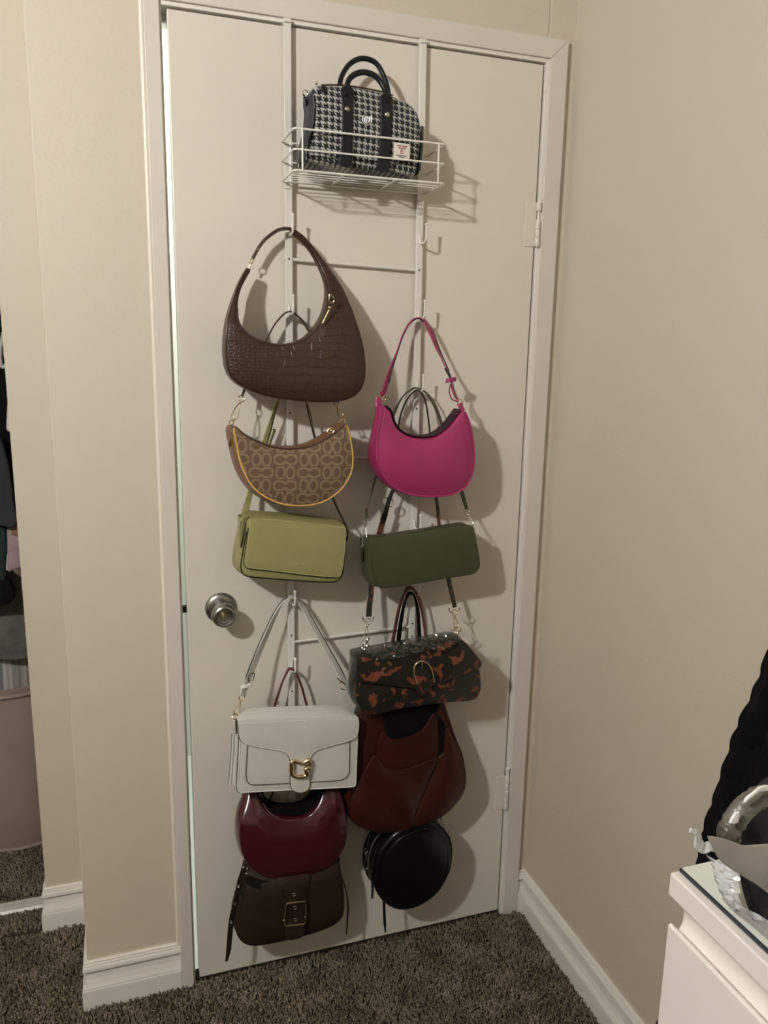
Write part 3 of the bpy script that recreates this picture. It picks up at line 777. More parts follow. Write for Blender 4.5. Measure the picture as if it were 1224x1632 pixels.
# ================================================================== OVER-DOOR RACK
rack = thing('over_door_rack', 'white metal over-the-door hook rack with two long rails', 'rack', (0.355, -0.012, 0.2))
def rail_x(side, z):
    return 0.2160 + (2.03 - z) * 0.001 if side == 0 else 0.4870 + (2.03 - z) * 0.0082
for s in (0, 1):
    for (za, zb, yy) in ((1.20, 2.040, -0.0125), (0.30, 1.235, -0.0110)):
        x0, x1 = rail_x(s, za), rail_x(s, zb); hw = 0.0072; V = []
        pr = [(-hw, 0.004), (-hw, -0.0012), (-hw + 0.001, -0.002), (hw - 0.001, -0.002), (hw, -0.0012), (hw, 0.004), (hw - 0.0012, 0.004), (hw - 0.0012, -0.0002), (-hw + 0.0012, -0.0002), (-hw + 0.0012, 0.004)]
        mb = MB(); n = len(pr)
        V = [(x0 + a, yy + b, za) for a, b in pr] + [(x1 + a, yy + b, zb) for a, b in pr]
        mb.add(V, [tuple(range(n))[::-1], tuple(range(n, 2 * n))] + [(i, (i + 1) % n, n + (i + 1) % n, n + i) for i in range(n)])
        mb.build('rail', RACK, rack, False)
    xt = rail_x(s, 2.03)
    MB().box(xt - 0.0072, xt + 0.0072, -0.0145, 0.0365, 2.0312, 2.0332).box(xt - 0.0072, xt + 0.0072, 0.0350, 0.0370, 1.985, 2.0332).build('top_bracket', RACK, rack, False, 0.0004)
    for z in ((1.612 if s == 0 else 1.604), 1.31 if s == 0 else 1.318, 0.83, 0.70 if s == 0 else 0.80):
        MB().lathe([(0, -0.0004), (0.0019, -0.0004), (0.0019, 0.0004), (0, 0.0004)], (rail_x(s, z), -0.0149 if z > 1.235 else -0.0134, z), 'y', 10).build('rivet_hole', DARKHOLE, rack)
for za, zb in ((1.612, 1.604), (1.222, 1.206), (0.812, 0.822), (0.42, 0.42)):
    MB().tube([(rail_x(0, za) - 0.010, -0.0085, za), (rail_x(1, zb) + 0.002, -0.0085, zb)], 0.0036, False, 10).build('crossbar', RACK, rack)
HOOKZ = [1.656 - 0.15 * k for k in range(8)]
hook_me = None
for s in (0, 1):
    for z in HOOKZ:
        x = rail_x(s, z)
        if hook_me is None:
            p = catmull([(0, -0.0152, 0.016), (0, -0.0152, 0.006), (0, -0.0185, 0.0005), (0, -0.027, -0.0005), (0.0005, -0.0415, 0.0005), (0.001, -0.0465, 0.006), (0.001, -0.0475, 0.018), (0.0008, -0.048, 0.032)], False, 5)
            mb = MB().tube(p, 0.0021, False, 8).ball((0.0008, -0.048, 0.0335), 0.0033, 10, 8)
            ho_ = mb.build('hook', WIRE, None); hook_me = ho_.data
        else:
            ho_ = link(bpy.data.objects.new('hook', hook_me))
        ho_.parent = rack; ho_.location = Vector((x, 0, z)) - ORG[rack]

# wire basket hung at the top of the rack
bk = thing('wire_basket', 'white wire basket at the top of the door rack', 'basket', (0.35, -0.07, 1.755))
BX0, BX1, BYF, BYB = 0.2025, 0.4985, -0.122, -0.019
zt, zm, zb_ = 1.8235, 1.789, 1.7535
for z, r_ in ((zt, 0.0019), (zm, 0.0017), (zb_, 0.0019)):
    MB().tube([(BX0, BYB, z), (BX0 + 0.002, BYF + 0.004, z), (BX0 + 0.006, BYF, z), (BX1 - 0.006, BYF, z), (BX1 - 0.002, BYF + 0.004, z), (BX1, BYB, z), (BX1 - 0.006, BYB + 0.003, z), (BX0 + 0.006, BYB + 0.003, z)], r_, True, 8).build('rim_wire', WIRE, bk)
for x in (0.2195, 0.4820):
    MB().tube([(x, BYF - 0.002, zt + 0.001), (x, BYF - 0.002, zb_ - 0.001)], 0.0016, False, 8).build('upright_wire', WIRE, bk)
for x in (0.2195, 0.4820):
    MB().tube([(x, BYB + 0.002, zt), (x, BYB + 0.002, zb_)], 0.0016, False, 8).build('upright_wire', WIRE, bk)
for k in range(5):
    y = BYF + 0.019 + k * 0.0185
    MB().tube([(BX0 + 0.001, y, zb_ + 0.0026), (BX1 - 0.001, y, zb_ + 0.0026)], 0.00105, False, 6).build('floor_wire', WIRE, bk)
for x in (0.300, 0.400):
    MB().tube([(x, BYF, zb_), (x, BYB, zb_)], 0.0016, False, 8).build('support_wire', WIRE, bk)
for s in (0, 1):
    x = rail_x(s, 1.8)
    MB().box(x - 0.0075, x + 0.0075, -0.0172, -0.0150, zb_ - 0.012, zt + 0.004).build('mounting_plate', RACK, bk, False, 0.0004)

# ================================================================== 1 houndstooth duffel in the basket
G = 'handbags kept on the door rack'
YH = -0.106
hb = thing('duffel_bag', 'black and white houndstooth duffel bag standing in the wire basket', 'handbag', (0.33, -0.065, 1.759), G)
ol = T2(9, [(178, 318), (300, 306), (430, 306), (600, 330), (760, 362), (880, 400), (990, 450), (1065, 508), (1108, 590), (1126, 700), (1122, 840), (1105, 980), (1090, 1085), (1060, 1103), (850, 1075), (500, 1030), (200, 995), (125, 985), (112, 950), (122, 870), (158, 750), (176, 600), (182, 450)], YH)
zmin = min(z for x, z in ol)
f, s_, o2 = body(ol, YH, -0.024, r=0.010, puff=0.010, puffb=0.004, grid=0.012, bulge=0.002, rb=0.010)
f.build('front_panel', HOUND, hb); s_.build('body', HOUND, hb)
# black leather end panels
def end_panel(side):
    zz = [z for x, z in o2]; lo, hi = min(zz), max(zz)
    sel_ = sorted([(z, x) for x, z in o2 if (x < 0.27) == (side < 0)])
    rows = []
    for k in range(15):
        z = lo + 0.008 + (hi - lo - (0.030 if side < 0 else 0.062)) * k / 14
        near = [x for zq, x in sel_ if abs(zq - z) < 0.012]
        x = (min(near) if side < 0 else max(near)) if near else 0.2
        rows.append((x, z))
    mb = MB(); V = []; F = []; n = 9
    for x, z in rows:
        for j in range(n):
            t = j / (n - 1); y = YH + 0.004 + (-0.030 - YH - 0.004) * t
            V.append((x + side * (0.0018 + 0.008 * math.sin(math.pi * t)), y, z))
    for i in range(len(rows) - 1):
        for j in range(n - 1): F.append((i * n + j, i * n + j + 1, (i + 1) * n + j + 1, (i + 1) * n + j))
    mb.add(V, F); mb.build('end_panel', BLACKLEATHER, hb)
    edge = [(x + side * 0.0012, YH + 0.002, z) for x, z in rows]
    MB().tube(edge, 0.0024, False, 8).build('piping', BLACKLEATHER, hb)
end_panel(-1); end_panel(1)
YS = YH - 0.0125
for pts in ([(412, 330), (520, 340), (520, 480), (518, 700), (510, 900), (500, 1028), (400, 1010), (412, 850), (420, 650), (418, 480)],
            [(764, 395), (864, 412), (862, 560), (858, 750), (845, 920), (832, 1070), (726, 1052), (745, 900), (758, 720), (766, 560)]):
    fr, _ = slab(T2(9, pts, YS), YS, 0.0035, grid=0.02); fr.build('front_strap', BLACKLEATHER, hb)
for c in ((465, 520), (820, 570)): stud(hb, T(9, [c], YS)[0], 0.0042, BRASS)
yt = -0.075; yk = -0.052
MB().tube(catmull(T(9, [(462, 420, YS), (462, 330, -0.100), (480, 262, -0.092), (535, 213, -0.090), (615, 196, -0.090), (700, 222, -0.090), (765, 290, -0.092), (812, 390, -0.100), (815, 470, YS)], 0), False, 6), 0.0052, False, 10).build('handle', BLACKLEATHER, hb)
MB().tube(catmull(T(9, [(395, 330, -0.060), (412, 240, -0.055), (470, 140, -0.052), (550, 84, -0.050), (630, 76, -0.050), (715, 112, -0.050), (775, 200, -0.052), (815, 310, -0.058), (830, 390, -0.062)], 0), False, 6), 0.0048, False, 10).build('handle', BLACKLEATHER, hb)
MB().tube(T(9, [(235, 311, -0.092), (300, 308, -0.090), (430, 310, -0.088), (600, 334, -0.088), (760, 366, -0.088), (870, 402, -0.090)], 0), 0.0016, False, 8).build('zipper', CROCSM, hb)
MB().tube(circle_path(T(9, [(92, 385)], -0.07)[0], 0.0062, (1, 0.6, 0.1), (0, 0, 1), 16), 0.0012, True, 6).build('d_ring', SILVER, hb)
ribbon(T(9, [(80, 410, -0.072), (85, 440, -0.075), (100, 480, -0.08)], 0), 0.010, 0.002, (0, 1, 0)).build('ring_tab', BLACKLEATHER, hb)
MB().ball(T(9, [(190, 292)], -0.09)[0], 0.0032, 8, 6).build('zipper_stop', SILVER, hb)
fr, _ = slab(T2(9, [(235, 320), (285, 325), (280, 372), (240, 368)], YH - 0.004), YH - 0.004, 0.002, grid=0.02); fr.build('zipper_tab', BLACKLEATHER, hb)
YL = YH - 0.0135
sh = T(9, [(603, 578), (618, 592), (637, 584), (657, 592), (676, 582), (678, 630), (664, 655), (640, 668), (616, 653), (601, 625)], YL)
em = MB().tube(catmull(sh, True, 4), 0.0006, True, 6).build('emblem', AGED, hb)
for a, b in (((617, 592), (619, 636)), ((632, 586), (634, 644)), ((647, 588), (649, 642)), ((662, 590), (662, 636)), ((619, 636), (634, 644)), ((649, 642), (662, 636))):
    MB().tube(T(9, [a, b], YL), 0.00045, False, 6).build('emblem_bar', AGED, em)
lab, _ = slab(T2(9, [(880, 815), (1025, 832), (1018, 978), (874, 962)], YL), YL, 0.0012, grid=0.02, sharp=True); lab = lab.build('woven_label', LABEL, hb)
rot_ = math.atan2(17, 145) * 0.2
for txt, sz, c, m_ in (('HARRIS TWEED', 0.0029, (950, 850), LABELRED), ('HAND WOVEN', 0.0022, (950, 868), LABELRED), ('100% PURE NEW WOOL', 0.0018, (946, 935), BLACKEDGE), ('SCOTLAND', 0.0020, (946, 948), BLACKEDGE)):
    text_part(txt, sz, T(9, [c], YL - 0.0006)[0], m_, lab, rot=0.045)
orb = T(9, [(948, 905)], YL - 0.0005)[0]
MB().tube(circle_path(orb, 0.0028, (1, 0, 0), (0, 0, 1), 16), 0.0005, True, 5).tube([orb + Vector((0, 0, 0.0028)), orb + Vector((0, 0, 0.0062))], 0.0005).tube([orb + Vector((-0.0016, 0, 0.0048)), orb + Vector((0.0016, 0, 0.0048))], 0.0005).build('label_orb', LABELRED, lab)

# ================================================================== 2 brown croc hobo
def lerpz(z, za, a, zb, b):
    t = min(1, max(0, (z - za) / (zb - za))); t = t * t * (3 - 2 * t); return a + (b - a) * t
CF = lambda x, z: lerpz(z, 1.46, -0.112, 1.62, -0.045)
CB = lambda x, z: lerpz(z, 1.46, -0.045, 1.62, -0.026)
cr = thing('hobo_bag', 'large brown crocodile-embossed hobo bag on the upper left hook', 'handbag', (0.235, -0.08, 1.36), G)
ol = T2(2, [(306, 402), (319, 408), (292, 455), (258, 522), (240, 585), (234, 655), (242, 740), (284, 810), (372, 870), (480, 897), (570, 896), (640, 880), (702, 850), (762, 788), (810, 708), (830, 620), (828, 525), (800, 435), (750, 335), (700, 258), (650, 205), (604, 168), (598, 148),
            (660, 184), (740, 275), (830, 395), (905, 505), (965, 630), (1020, 780), (1058, 930), (1068, 1060), (1055, 1150), (1015, 1212), (930, 1252), (800, 1264), (650, 1257), (500, 1238), (380, 1210), (290, 1172), (222, 1125), (182, 1060), (166, 960), (168, 850), (180, 745), (200, 660), (226, 575), (258, 490)], CF)
f, s_, o2 = body(ol, CF, CB, r=0.0035, puff=0.009, puffb=0.0, grid=0.009, ds=0.0042, bulge=0.003, p=0.5)
f.build('front_panel', CROC, cr); s_.build('gusset', CROCSM, cr)
MB().tube([(x, CF(x, z) + 0.004, z) for x, z in offset2(o2, -0.0008)], 0.0016, True, 6).build('piping', CROCSM, cr)
HK = -0.034
ribbon(T(2, [(600, 156, HK), (580, 143, HK), (545, 141, HK), (500, 152, HK), (450, 185, HK), (408, 222, HK), (370, 275, HK), (338, 335, HK)], 0), [0.019, 0.018, 0.017, 0.016, 0.015, 0.015, 0.015, 0.014], 0.0046, (0.30, 1, 0)).build('strap', CROCSM, cr)
for c in ((412, 214), (404, 222), (374, 266), (366, 278)): MB().ball(T(2, [c], HK - 0.006)[0], 0.0016, 8, 6).build('stud', GOLD, cr)
MB().tube(circle_path(T(2, [(328, 352)], HK)[0], 0.0055, (0.5, 0, 1), (0.5, -0.9, -0.2), 16), 0.0012, True, 6).tube(T(2, [(326, 368), (312, 398)], HK), 0.0016).ball(T(2, [(318, 384)], HK)[0], 0.0028, 8, 6).build('swivel_clasp', GOLD, cr)
MB().tube(catmull(T(2, [(236, 655, -0.078), (244, 740, -0.078), (286, 808, -0.078), (372, 866, -0.078), (480, 893, -0.078), (570, 892, -0.078), (640, 876, -0.078), (702, 846, -0.078), (762, 784, -0.078), (808, 706, -0.074)], 0), False, 5), 0.0022, False, 6).build('zipper', BLACKEDGE, cr)
YZ = -0.116
pl = MB().tube(catmull(T(2, [(838, 566), (858, 582), (864, 612), (848, 625), (836, 605)], YZ), True, 4), 0.0011, True, 6).build('zipper_pull', BRASS, cr)
MB().ball(T(2, [(838, 655)], YZ)[0], 0.0034, 10, 8).tube(T(2, [(834, 668), (790, 757)], YZ), 0.0015).build('zipper_tag', GOLD, pl)
MB().ball(T(2, [(852, 598)], YZ)[0], 0.0036, 10, 8).build('pull_bead', BLACKGLOSS, pl)

# ================================================================== 3 tan signature crescent
tn = thing('crescent_bag', 'tan monogram canvas crescent bag with honey-coloured edge piping', 'handbag', (0.22, -0.07, 1.14), G)
YF = -0.112
ol = T2(3, [(185, 262), (255, 312), (340, 358), (420, 388), (500, 403), (590, 407), (680, 394), (760, 365), (840, 320), (900, 276), (938, 246), (956, 300), (975, 390), (982, 480), (970, 560), (930, 640), (870, 705), (790, 755), (700, 780), (600, 785), (500, 772), (400, 730), (320, 670), (265, 590), (225, 490), (200, 380)], YF)
f, s_, o2 = body(ol, YF, -0.036, r=0.003, puff=0.006, grid=0.010, bulge=0.006, shift=(-0.007, -0.005))
f.build('front_panel', SIG, tn); s_.build('gusset', TANLEATHER, tn)
tl = P(330 + 185 / 4.2207, 620 + 262 / 4.2207, YF); tr_ = P(330 + 938 / 4.2207, 620 + 246 / 4.2207, YF)
i0 = min(range(len(o2)), key=lambda i: (o2[i][0] - tl.x) ** 2 + (o2[i][1] - tl.z) ** 2); i1 = min(range(len(o2)), key=lambda i: (o2[i][0] - tr_.x) ** 2 + (o2[i][1] - tr_.z) ** 2)
n = len(o2); seq = [o2[(i0 + k) % n] for k in range((i1 - i0) % n + 1)]; seq2 = [o2[(i1 + k) % n] for k in range((i0 - i1) % n + 1)]
MB().tube([(x, YF + 0.001, z) for x, z in seq], 0.0019, False, 8).build('piping', PIPING, tn)
MB().tube([(x, YF + 0.003, z) for x, z in seq2], 0.0024, False, 8).build('zipper_edge', CROCSM, tn)
ribbon(T(3, [(165, 245, -0.075), (158, 300, -0.075), (152, 385, -0.078)], 0), 0.020, 0.003, (0.35, 1, 0)).build('ring_tab', TANLEATHER, tn)
ribbon(T(3, [(925, 235, -0.078), (935, 290, -0.078)], 0), 0.016, 0.003, (0.1, 1, 0)).build('ring_tab', TANLEATHER, tn)
snap_hook(tn, T(3, [(232, 62)], -0.052)[0], T(3, [(166, 222)], -0.072)[0], GOLD, wdt=0.013)
snap_hook(tn, T(3, [(868, 88)], -0.052)[0], T(3, [(912, 218)], -0.075)[0], GOLD, wdt=0.013)
zp = MB().tube(catmull(T(3, [(806, 290), (830, 262), (856, 275), (838, 300)], -0.108), True, 4), 0.0014, True, 6).ball(T(3, [(835, 280)], -0.109)[0], 0.0034, 8, 6).build('zipper_pull', GOLD, tn)
W = [(0.35, 1, 0), (0.3, 1, 0), (0.25, 1, 0), (0.1, 1, 0), (0.0, 1, 0), (0.55, 1, 0), (0.7, 1, 0), (0.5, 1, 0), (0.3, 1, 0)]
ribbon([P(386, 632, -0.05), P(400, 590, -0.034), P(424, 543, -0.033), P(440, 514, -0.033), P(460, 496.5, -0.033), P(479, 508, -0.033), P(495, 532, -0.033), P(516, 585, -0.034), P(536, 642, -0.05)], 0.0125, 0.003, W).build('strap', CROCSM, tn)

# ================================================================== 4 pistachio flap bag
lm = thing('flap_bag', 'pistachio green flap shoulder bag with black painted edges', 'handbag', (0.21, -0.07, 0.95), G)
YF = -0.098
ol = T2(3, [(290, 882), (400, 884), (650, 908), (920, 938), (934, 950), (928, 1100), (912, 1240), (895, 1280), (860, 1298), (700, 1296), (420, 1276), (280, 1262), (242, 1240), (232, 1190), (248, 1080), (268, 980), (278, 900)], YF)
f, s_, o2 = body(ol, YF, -0.030, r=0.004, puff=0.005, grid=0.013, bulge=0.003, shift=(-0.010, -0.001))
f.build('front_panel', LIME, lm); s_.build('gusset', LIME, lm)
zq_ = P(330 + 300 / 4.2207, 620 + 930 / 4.2207, YF).z
MB().tube([(x, YF + 0.0035, z) for x, z in run_below(offset2(o2, -0.0005), lambda x, z: z < zq_ - 0.008 - (x - 0.12) * 0.07)], 0.0015, False, 8).build('edge_piping', BLACKEDGE, lm)
YP = YF - 0.009
ol = T2(3, [(294, 872), (420, 872), (620, 894), (800, 914), (926, 930), (936, 944), (930, 1080), (912, 1215), (898, 1258), (868, 1268), (700, 1256), (450, 1226), (290, 1208), (260, 1196), (252, 1160), (266, 1060), (282, 950), (290, 884)], YP)
fr, o3 = slab(ol, YP, 0.0045, r=0.0016, puff=0.0022); flp = fr.build('flap', LIME, lm)
zc_ = lambda x, z: z < P(330 + 300 / 4.2207, 620 + 884 / 4.2207, YP).z - 0.012 - (x - 0.12) * 0.07
MB().tube([(x, YP + 0.0036, z) for x, z in run_below(offset2(o3, -0.0006), zc_)], 0.0013, False, 8).build('flap_edge', BLACKEDGE, flp)
MB().tube([(x, YP + 0.0006, z) for x, z in run_below(offset2(o3, 0.0012), zc_)], 0.0009, False, 6).build('flap_border', LIMEEDGE, flp)
text_part('COACH', 0.0085, T(3, [(602, 1180)], YP - 0.0022)[0], LIMEEDGE, flp, rot=0.08, depth=0.0002)
# top roll of the flap reaching back over the body
tp = T(3, [(292, 876), (620, 896), (932, 934)], YP)
mb = MB(); V = []; F = []; n = 7
for p_ in tp:
    for k in range(n):
        a = math.pi / 2 * k / (n - 1)
        V.append((p_.x - 0.010 * (k / (n - 1)) ** 2, YP - 0.001 + 0.062 * (1 - math.cos(a)), p_.z - 0.002 + 0.0095 * math.sin(a)))
for i in range(2):
    for k in range(n - 1): F.append((i * n + k, i * n + k + 1, (i + 1) * n + k + 1, (i + 1) * n + k))
mb.add(V, F).build('flap_top', LIME, flp)
ribbon([P(386, 872, -0.080), P(385, 850, -0.076), P(388, 826, -0.070), P(397, 792, -0.040), P(412, 738, -0.033), P(427, 690, -0.033), P(441, 645, -0.033), P(456, 622, -0.033), P(462, 620, -0.033), P(480, 632, -0.033), P(492, 650, -0.033), P(503, 700, -0.033), P(519, 758, -0.034), P(535, 802, -0.040), P(552, 838, -0.055), P(555, 850, -0.058)],
       [0.0125] * 7 + [0.010] * 2 + [0.005] * 7, 0.0026, [(1, 0.4, 0), (1, 0.4, 0), (1, 0.3, 0), (1, 0.3, 0), (1, 0.2, 0), (1, 0.2, 0), (0.6, 1, 0), (0, 1, 0), (0, 1, 0), (0, 1, 0), (0, 1, 0), (0, 1, 0), (0.05, 1, 0), (0.05, 1, 0), (0, 1, 0), (0, 1, 0)]).build('strap', LIME, lm)
MB().tube([P(441.5, 648, -0.037), P(430, 690, -0.037), P(417, 740, -0.037)], 0.0009).build('strap_edge', BLACKEDGE, lm)
ribbon([P(488.5, 645, -0.041), P(501.5, 700, -0.0412), P(517.5, 758, -0.042), P(533.5, 802, -0.048), P(550.5, 838, -0.063), P(554, 852, -0.065), P(552, 862, -0.064)], 0.0032, 0.0024, (0, 1, 0)).build('strap_edge', BLACKEDGE, lm)
MB().tube([P(391, 826, -0.078), P(390, 850, -0.083), P(388, 874, -0.086), P(384.5, 872, -0.09)], 0.0009).build('strap_edge', BLACKEDGE, lm)
ribbon(T(3, [(210, 868, -0.082), (240, 880, -0.090), (278, 868, -0.082), (262, 858, -0.070), (222, 856, -0.070)], 0), 0.0085, 0.0022, (0, 0, 1), closed=True).build('keeper_loop', LIME, lm)
ribbon(T(3, [(248, 890, -0.088), (240, 950, -0.089), (232, 1010, -0.089), (224, 1062, -0.088)], 0), [0.007, 0.0075, 0.007, 0.0045], 0.0022, (1, 0.5, 0)).build('strap_tail', LIME, lm)
MB().tube(T(3, [(262, 900, -0.091), (250, 955, -0.092), (242, 1010, -0.092), (229, 1064, -0.091)], 0), 0.0009).build('strap_edge', BLACKEDGE, lm)
ribbon(T(3, [(455, 270, -0.040), (440, 310, -0.041), (418, 372, -0.042)], 0), [0.006, 0.007, 0.006], 0.002, (1, 0.3, 0)).build('buckle_tail', LIME, lm)
MB().tube(T(3, [(462, 276, -0.043), (440, 325, -0.043), (424, 376, -0.043)], 0), 0.0010).tube(T(3, [(442, 270, -0.043), (462, 276, -0.043)], 0), 0.0010).build('tail_edge', BLACKEDGE, lm)
for c in ((400, 308), (428, 222)): stud(lm, T(3, [c], -0.0365)[0], 0.0016, GOLD)

# ================================================================== 5 magenta hobo
pk = thing('hobo_bag', 'magenta pink leather hobo bag on the right rail', 'handbag', (0.49, -0.07, 1.10), G)
YF = -0.108
ol = T2(4, [(268, 852), (305, 868), (335, 905), (352, 965), (395, 1030), (470, 1073), (570, 1088), (660, 1074), (740, 1022), (800, 955), (845, 895), (864, 884), (902, 965), (929, 1100), (936, 1230), (923, 1340), (882, 1425), (828, 1468), (740, 1496), (620, 1505), (500, 1495), (400, 1464), (312, 1405), (254, 1320), (228, 1230), (226, 1130), (242, 1000), (260, 900)], YF)
PB = lambda x, z: lerpz(z, 1.20, -0.044, 1.31, -0.068)
f, s_, o2 = body(ol, YF, PB, r=0.004, puff=0.011, grid=0.010, bulge=0.004, shift=(-0.001, -0.001))
f.build('front_panel', MAGENTA, pk); s_.build('gusset', MAGENTA, pk)
a = P(550 + 268 / 4.532, 460 + 852 / 4.532, YF); b = P(550 + 864 / 4.532, 460 + 884 / 4.532, YF)
i0 = min(range(len(o2)), key=lambda i: (o2[i][0] - a.x) ** 2 + (o2[i][1] - a.z) ** 2); i1 = min(range(len(o2)), key=lambda i: (o2[i][0] - b.x) ** 2 + (o2[i][1] - b.z) ** 2)
n = len(o2); seq = [o2[(i0 + k) % n] for k in range((i1 - i0) % n + 1)]
MB().tube([(x, YF + 0.0005, z) for x, z in [offset2(o2, 0.001)[(i0 + k) % n] for k in range(len(seq))]], 0.0021, False, 8).build('piping', MAGENTA, pk)
MB().tube([(x, YF - 0.0005, z) for x, z in [offset2(o2, 0.0075)[(i0 + k) % n] for k in range(2, len(seq) - 2)]], 0.0012, False, 6).build('seam', MAGENTA, pk)
MB().tube(catmull(T(4, [(320, 865, -0.085), (342, 905, -0.08), (358, 962, -0.078), (400, 1024, -0.078), (472, 1064, -0.078), (570, 1079, -0.078), (660, 1064, -0.078), (738, 1012, -0.078), (798, 945, -0.078), (842, 892, -0.08)], 0), False, 5), 0.0022, False, 6).build('zipper', BLACKEDGE, pk)
za_ = P(550 + 300 / 4.532, 460 + 1105 / 4.532, YF).z; xa_ = P(550 + 300 / 4.532, 460 + 900 / 4.532, YF).x; xb_ = P(550 + 858 / 4.532, 460 + 900 / 4.532, YF).x
top_tape(pk, o2, lambda x, z: z > za_ and xa_ < x < xb_, 0.0046, -0.0865, 0.036, mat('dark_plum_tape', (0.030, 0.009, 0.016), 0.6, var=(60, 0.2)))
zp = MB().tube(catmull(T(4, [(778, 900), (792, 905), (786, 935), (770, 930)], -0.080), True, 4), 0.0013, True, 6).build('zipper_pull', GOLD, pk)
ribbon(T(4, [(772, 930, -0.082), (762, 975, -0.083), (758, 1000, -0.083)], 0), 0.006, 0.0018, (1, 0.3, 0)).build('pull_tab', BLACKEDGE, zp)
ribbon(T(4, [(246, 785, -0.078), (240, 815, -0.08), (244, 855, -0.084)], 0), 0.015, 0.0045, (1, 0.35, 0)).build('ring_tab', MAGENTA, pk)
ribbon(T(4, [(825, 830, -0.078), (835, 855, -0.08), (852, 885, -0.082)], 0), 0.013, 0.0045, (1, 0.3, 0)).build('ring_tab', MAGENTA, pk)
MB().tube(circle_path(T(4, [(278, 795)], -0.078)[0], 0.0068, (0.4, -0.3, 1), (1, 0.6, 0), 16), 0.0013, True, 6).build('ring', GOLD, pk)
MB().tube(circle_path(T(4, [(832, 822)], -0.078)[0], 0.0085, (-0.4, -0.3, 1), (1, 0.6, 0), 16), 0.0014, True, 6).build('ring', GOLD, pk)
sp = T(4, [(262, 775, -0.078), (285, 730, -0.074), (310, 640, -0.066), (345, 540, -0.056), (375, 455, -0.047), (410, 350, -0.040), (455, 262, -0.036), (500, 219, -0.034), (535, 214, -0.034), (575, 236, -0.035), (622, 320, -0.040), (662, 425, -0.048), (705, 520, -0.056), (742, 600, -0.064), (765, 655, -0.070), (778, 720, -0.074), (800, 780, -0.076), (822, 805, -0.077)], 0)
Wd = [(1, 0.6, 0), (1, 0.7, 0), (0.9, 0.8, 0), (0.7, 1, 0), (0.4, 1, 0), (0.3, 1, 0), (0.15, 1, 0), (0.05, 1, 0), (0.3, 1, 0), (0.9, 0.9, 0), (1, 0.7, 0), (0.8, 0.9, 0), (0.4, 1, 0), (0.3, 1, 0), (0.7, 1, 0), (0.9, 1, 0), (0.9, 1, 0), (0.8, 1, 0)]
ribbon(sp, [0.014] * 4 + [0.013] * 2 + [0.014] * 3 + [0.017] * 4 + [0.014] * 5, 0.0028, Wd).build('strap', MAGENTA, pk)
MB().tube(catmull(T(4, [(318, 680, -0.072), (340, 585, -0.063), (378, 465, -0.053), (414, 355, -0.047), (458, 268, -0.042), (502, 226, -0.041), (535, 218, -0.041), (566, 240, -0.041)], 0), False, 4), 0.0011, False, 6).build('strap_edge', BLACKEDGE, pk)
MB().tube(catmull(T(4, [(545, 208, -0.029), (590, 238, -0.030), (640, 320, -0.035), (680, 430, -0.043), (722, 530, -0.052), (752, 595, -0.06)], 0), False, 4), 0.0011, False, 6).build('strap_edge', BLACKEDGE, pk)
ribbon(T(4, [(724, 575, -0.066), (745, 610, -0.07), (760, 640, -0.073)], 0), 0.006, 0.005, (1, 0.3, 0)).build('strap_tip', BLACKEDGE, pk)
ribbon(T(4, [(732, 668, -0.075), (765, 660, -0.080), (798, 656, -0.075), (790, 652, -0.066), (742, 662, -0.066)], 0), 0.0085, 0.0024, (0.1, 0, 1), closed=True).build('keeper_loop', MAGENTA, pk)
ribbon(T(4, [(762, 690, -0.080), (752, 740, -0.081), (770, 795, -0.081), (812, 815, -0.080)], 0), 0.0055, 0.0026, (0.4, 1, 0)).build('strap_return', MAGENTA, pk)

# ================================================================== 6 olive flap bag
ov = thing('flap_bag', 'olive green flap bag with silver clips below the magenta bag', 'handbag', (0.48, -0.07, 0.93), G)
YF = -0.100
ol = T2(5, [(298, 410), (420, 398), (700, 358), (985, 312), (1010, 330), (1030, 440), (1042, 540), (1035, 590), (995, 622), (800, 652), (600, 684), (420, 712), (350, 714), (308, 690), (294, 620), (292, 500)], YF)
f, s_, o2 = body(ol, YF, -0.046, r=0.004, puff=0.005, grid=0.013, bulge=0.003, shift=(-0.003, 0.004))
f.build('front_panel', OLIVE, ov); s_.build('gusset', OLIVE, ov)
YP = YF - 0.008
ol = T2(5, [(272, 392), (300, 384), (600, 346), (900, 300), (990, 292), (1012, 318), (1034, 430), (1050, 530), (1046, 585), (1005, 622), (800, 655), (600, 690), (420, 716), (378, 716), (352, 690), (330, 610), (308, 480), (285, 400)], YP)
fr, o3 = slab(ol, YP, 0.0042, r=0.0016, puff=0.002); flp = fr.build('flap', OLIVE, ov)
MB().tube([(x, YP + 0.0022, z) for x, z in offset2(o3, -0.0003)], 0.0009, True, 6).build('flap_edge', OLIVE, flp)
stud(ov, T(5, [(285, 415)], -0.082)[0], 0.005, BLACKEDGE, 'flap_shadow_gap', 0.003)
for a, b in (((272, 262), (256, 432)), ((966, 195), (1004, 306))):
    snap_hook(ov, T(5, [a], -0.060)[0], T(5, [b], -0.080)[0], SILVER, wdt=0.010, r=0.001, ring=0.005)
ribbon(T(5, [(252, 440, -0.078), (252, 490, -0.08), (254, 535, -0.08)], 0), 0.006, 0.0022, (0.5, 1, 0)).build('ring_tab', BLACKEDGE, ov)
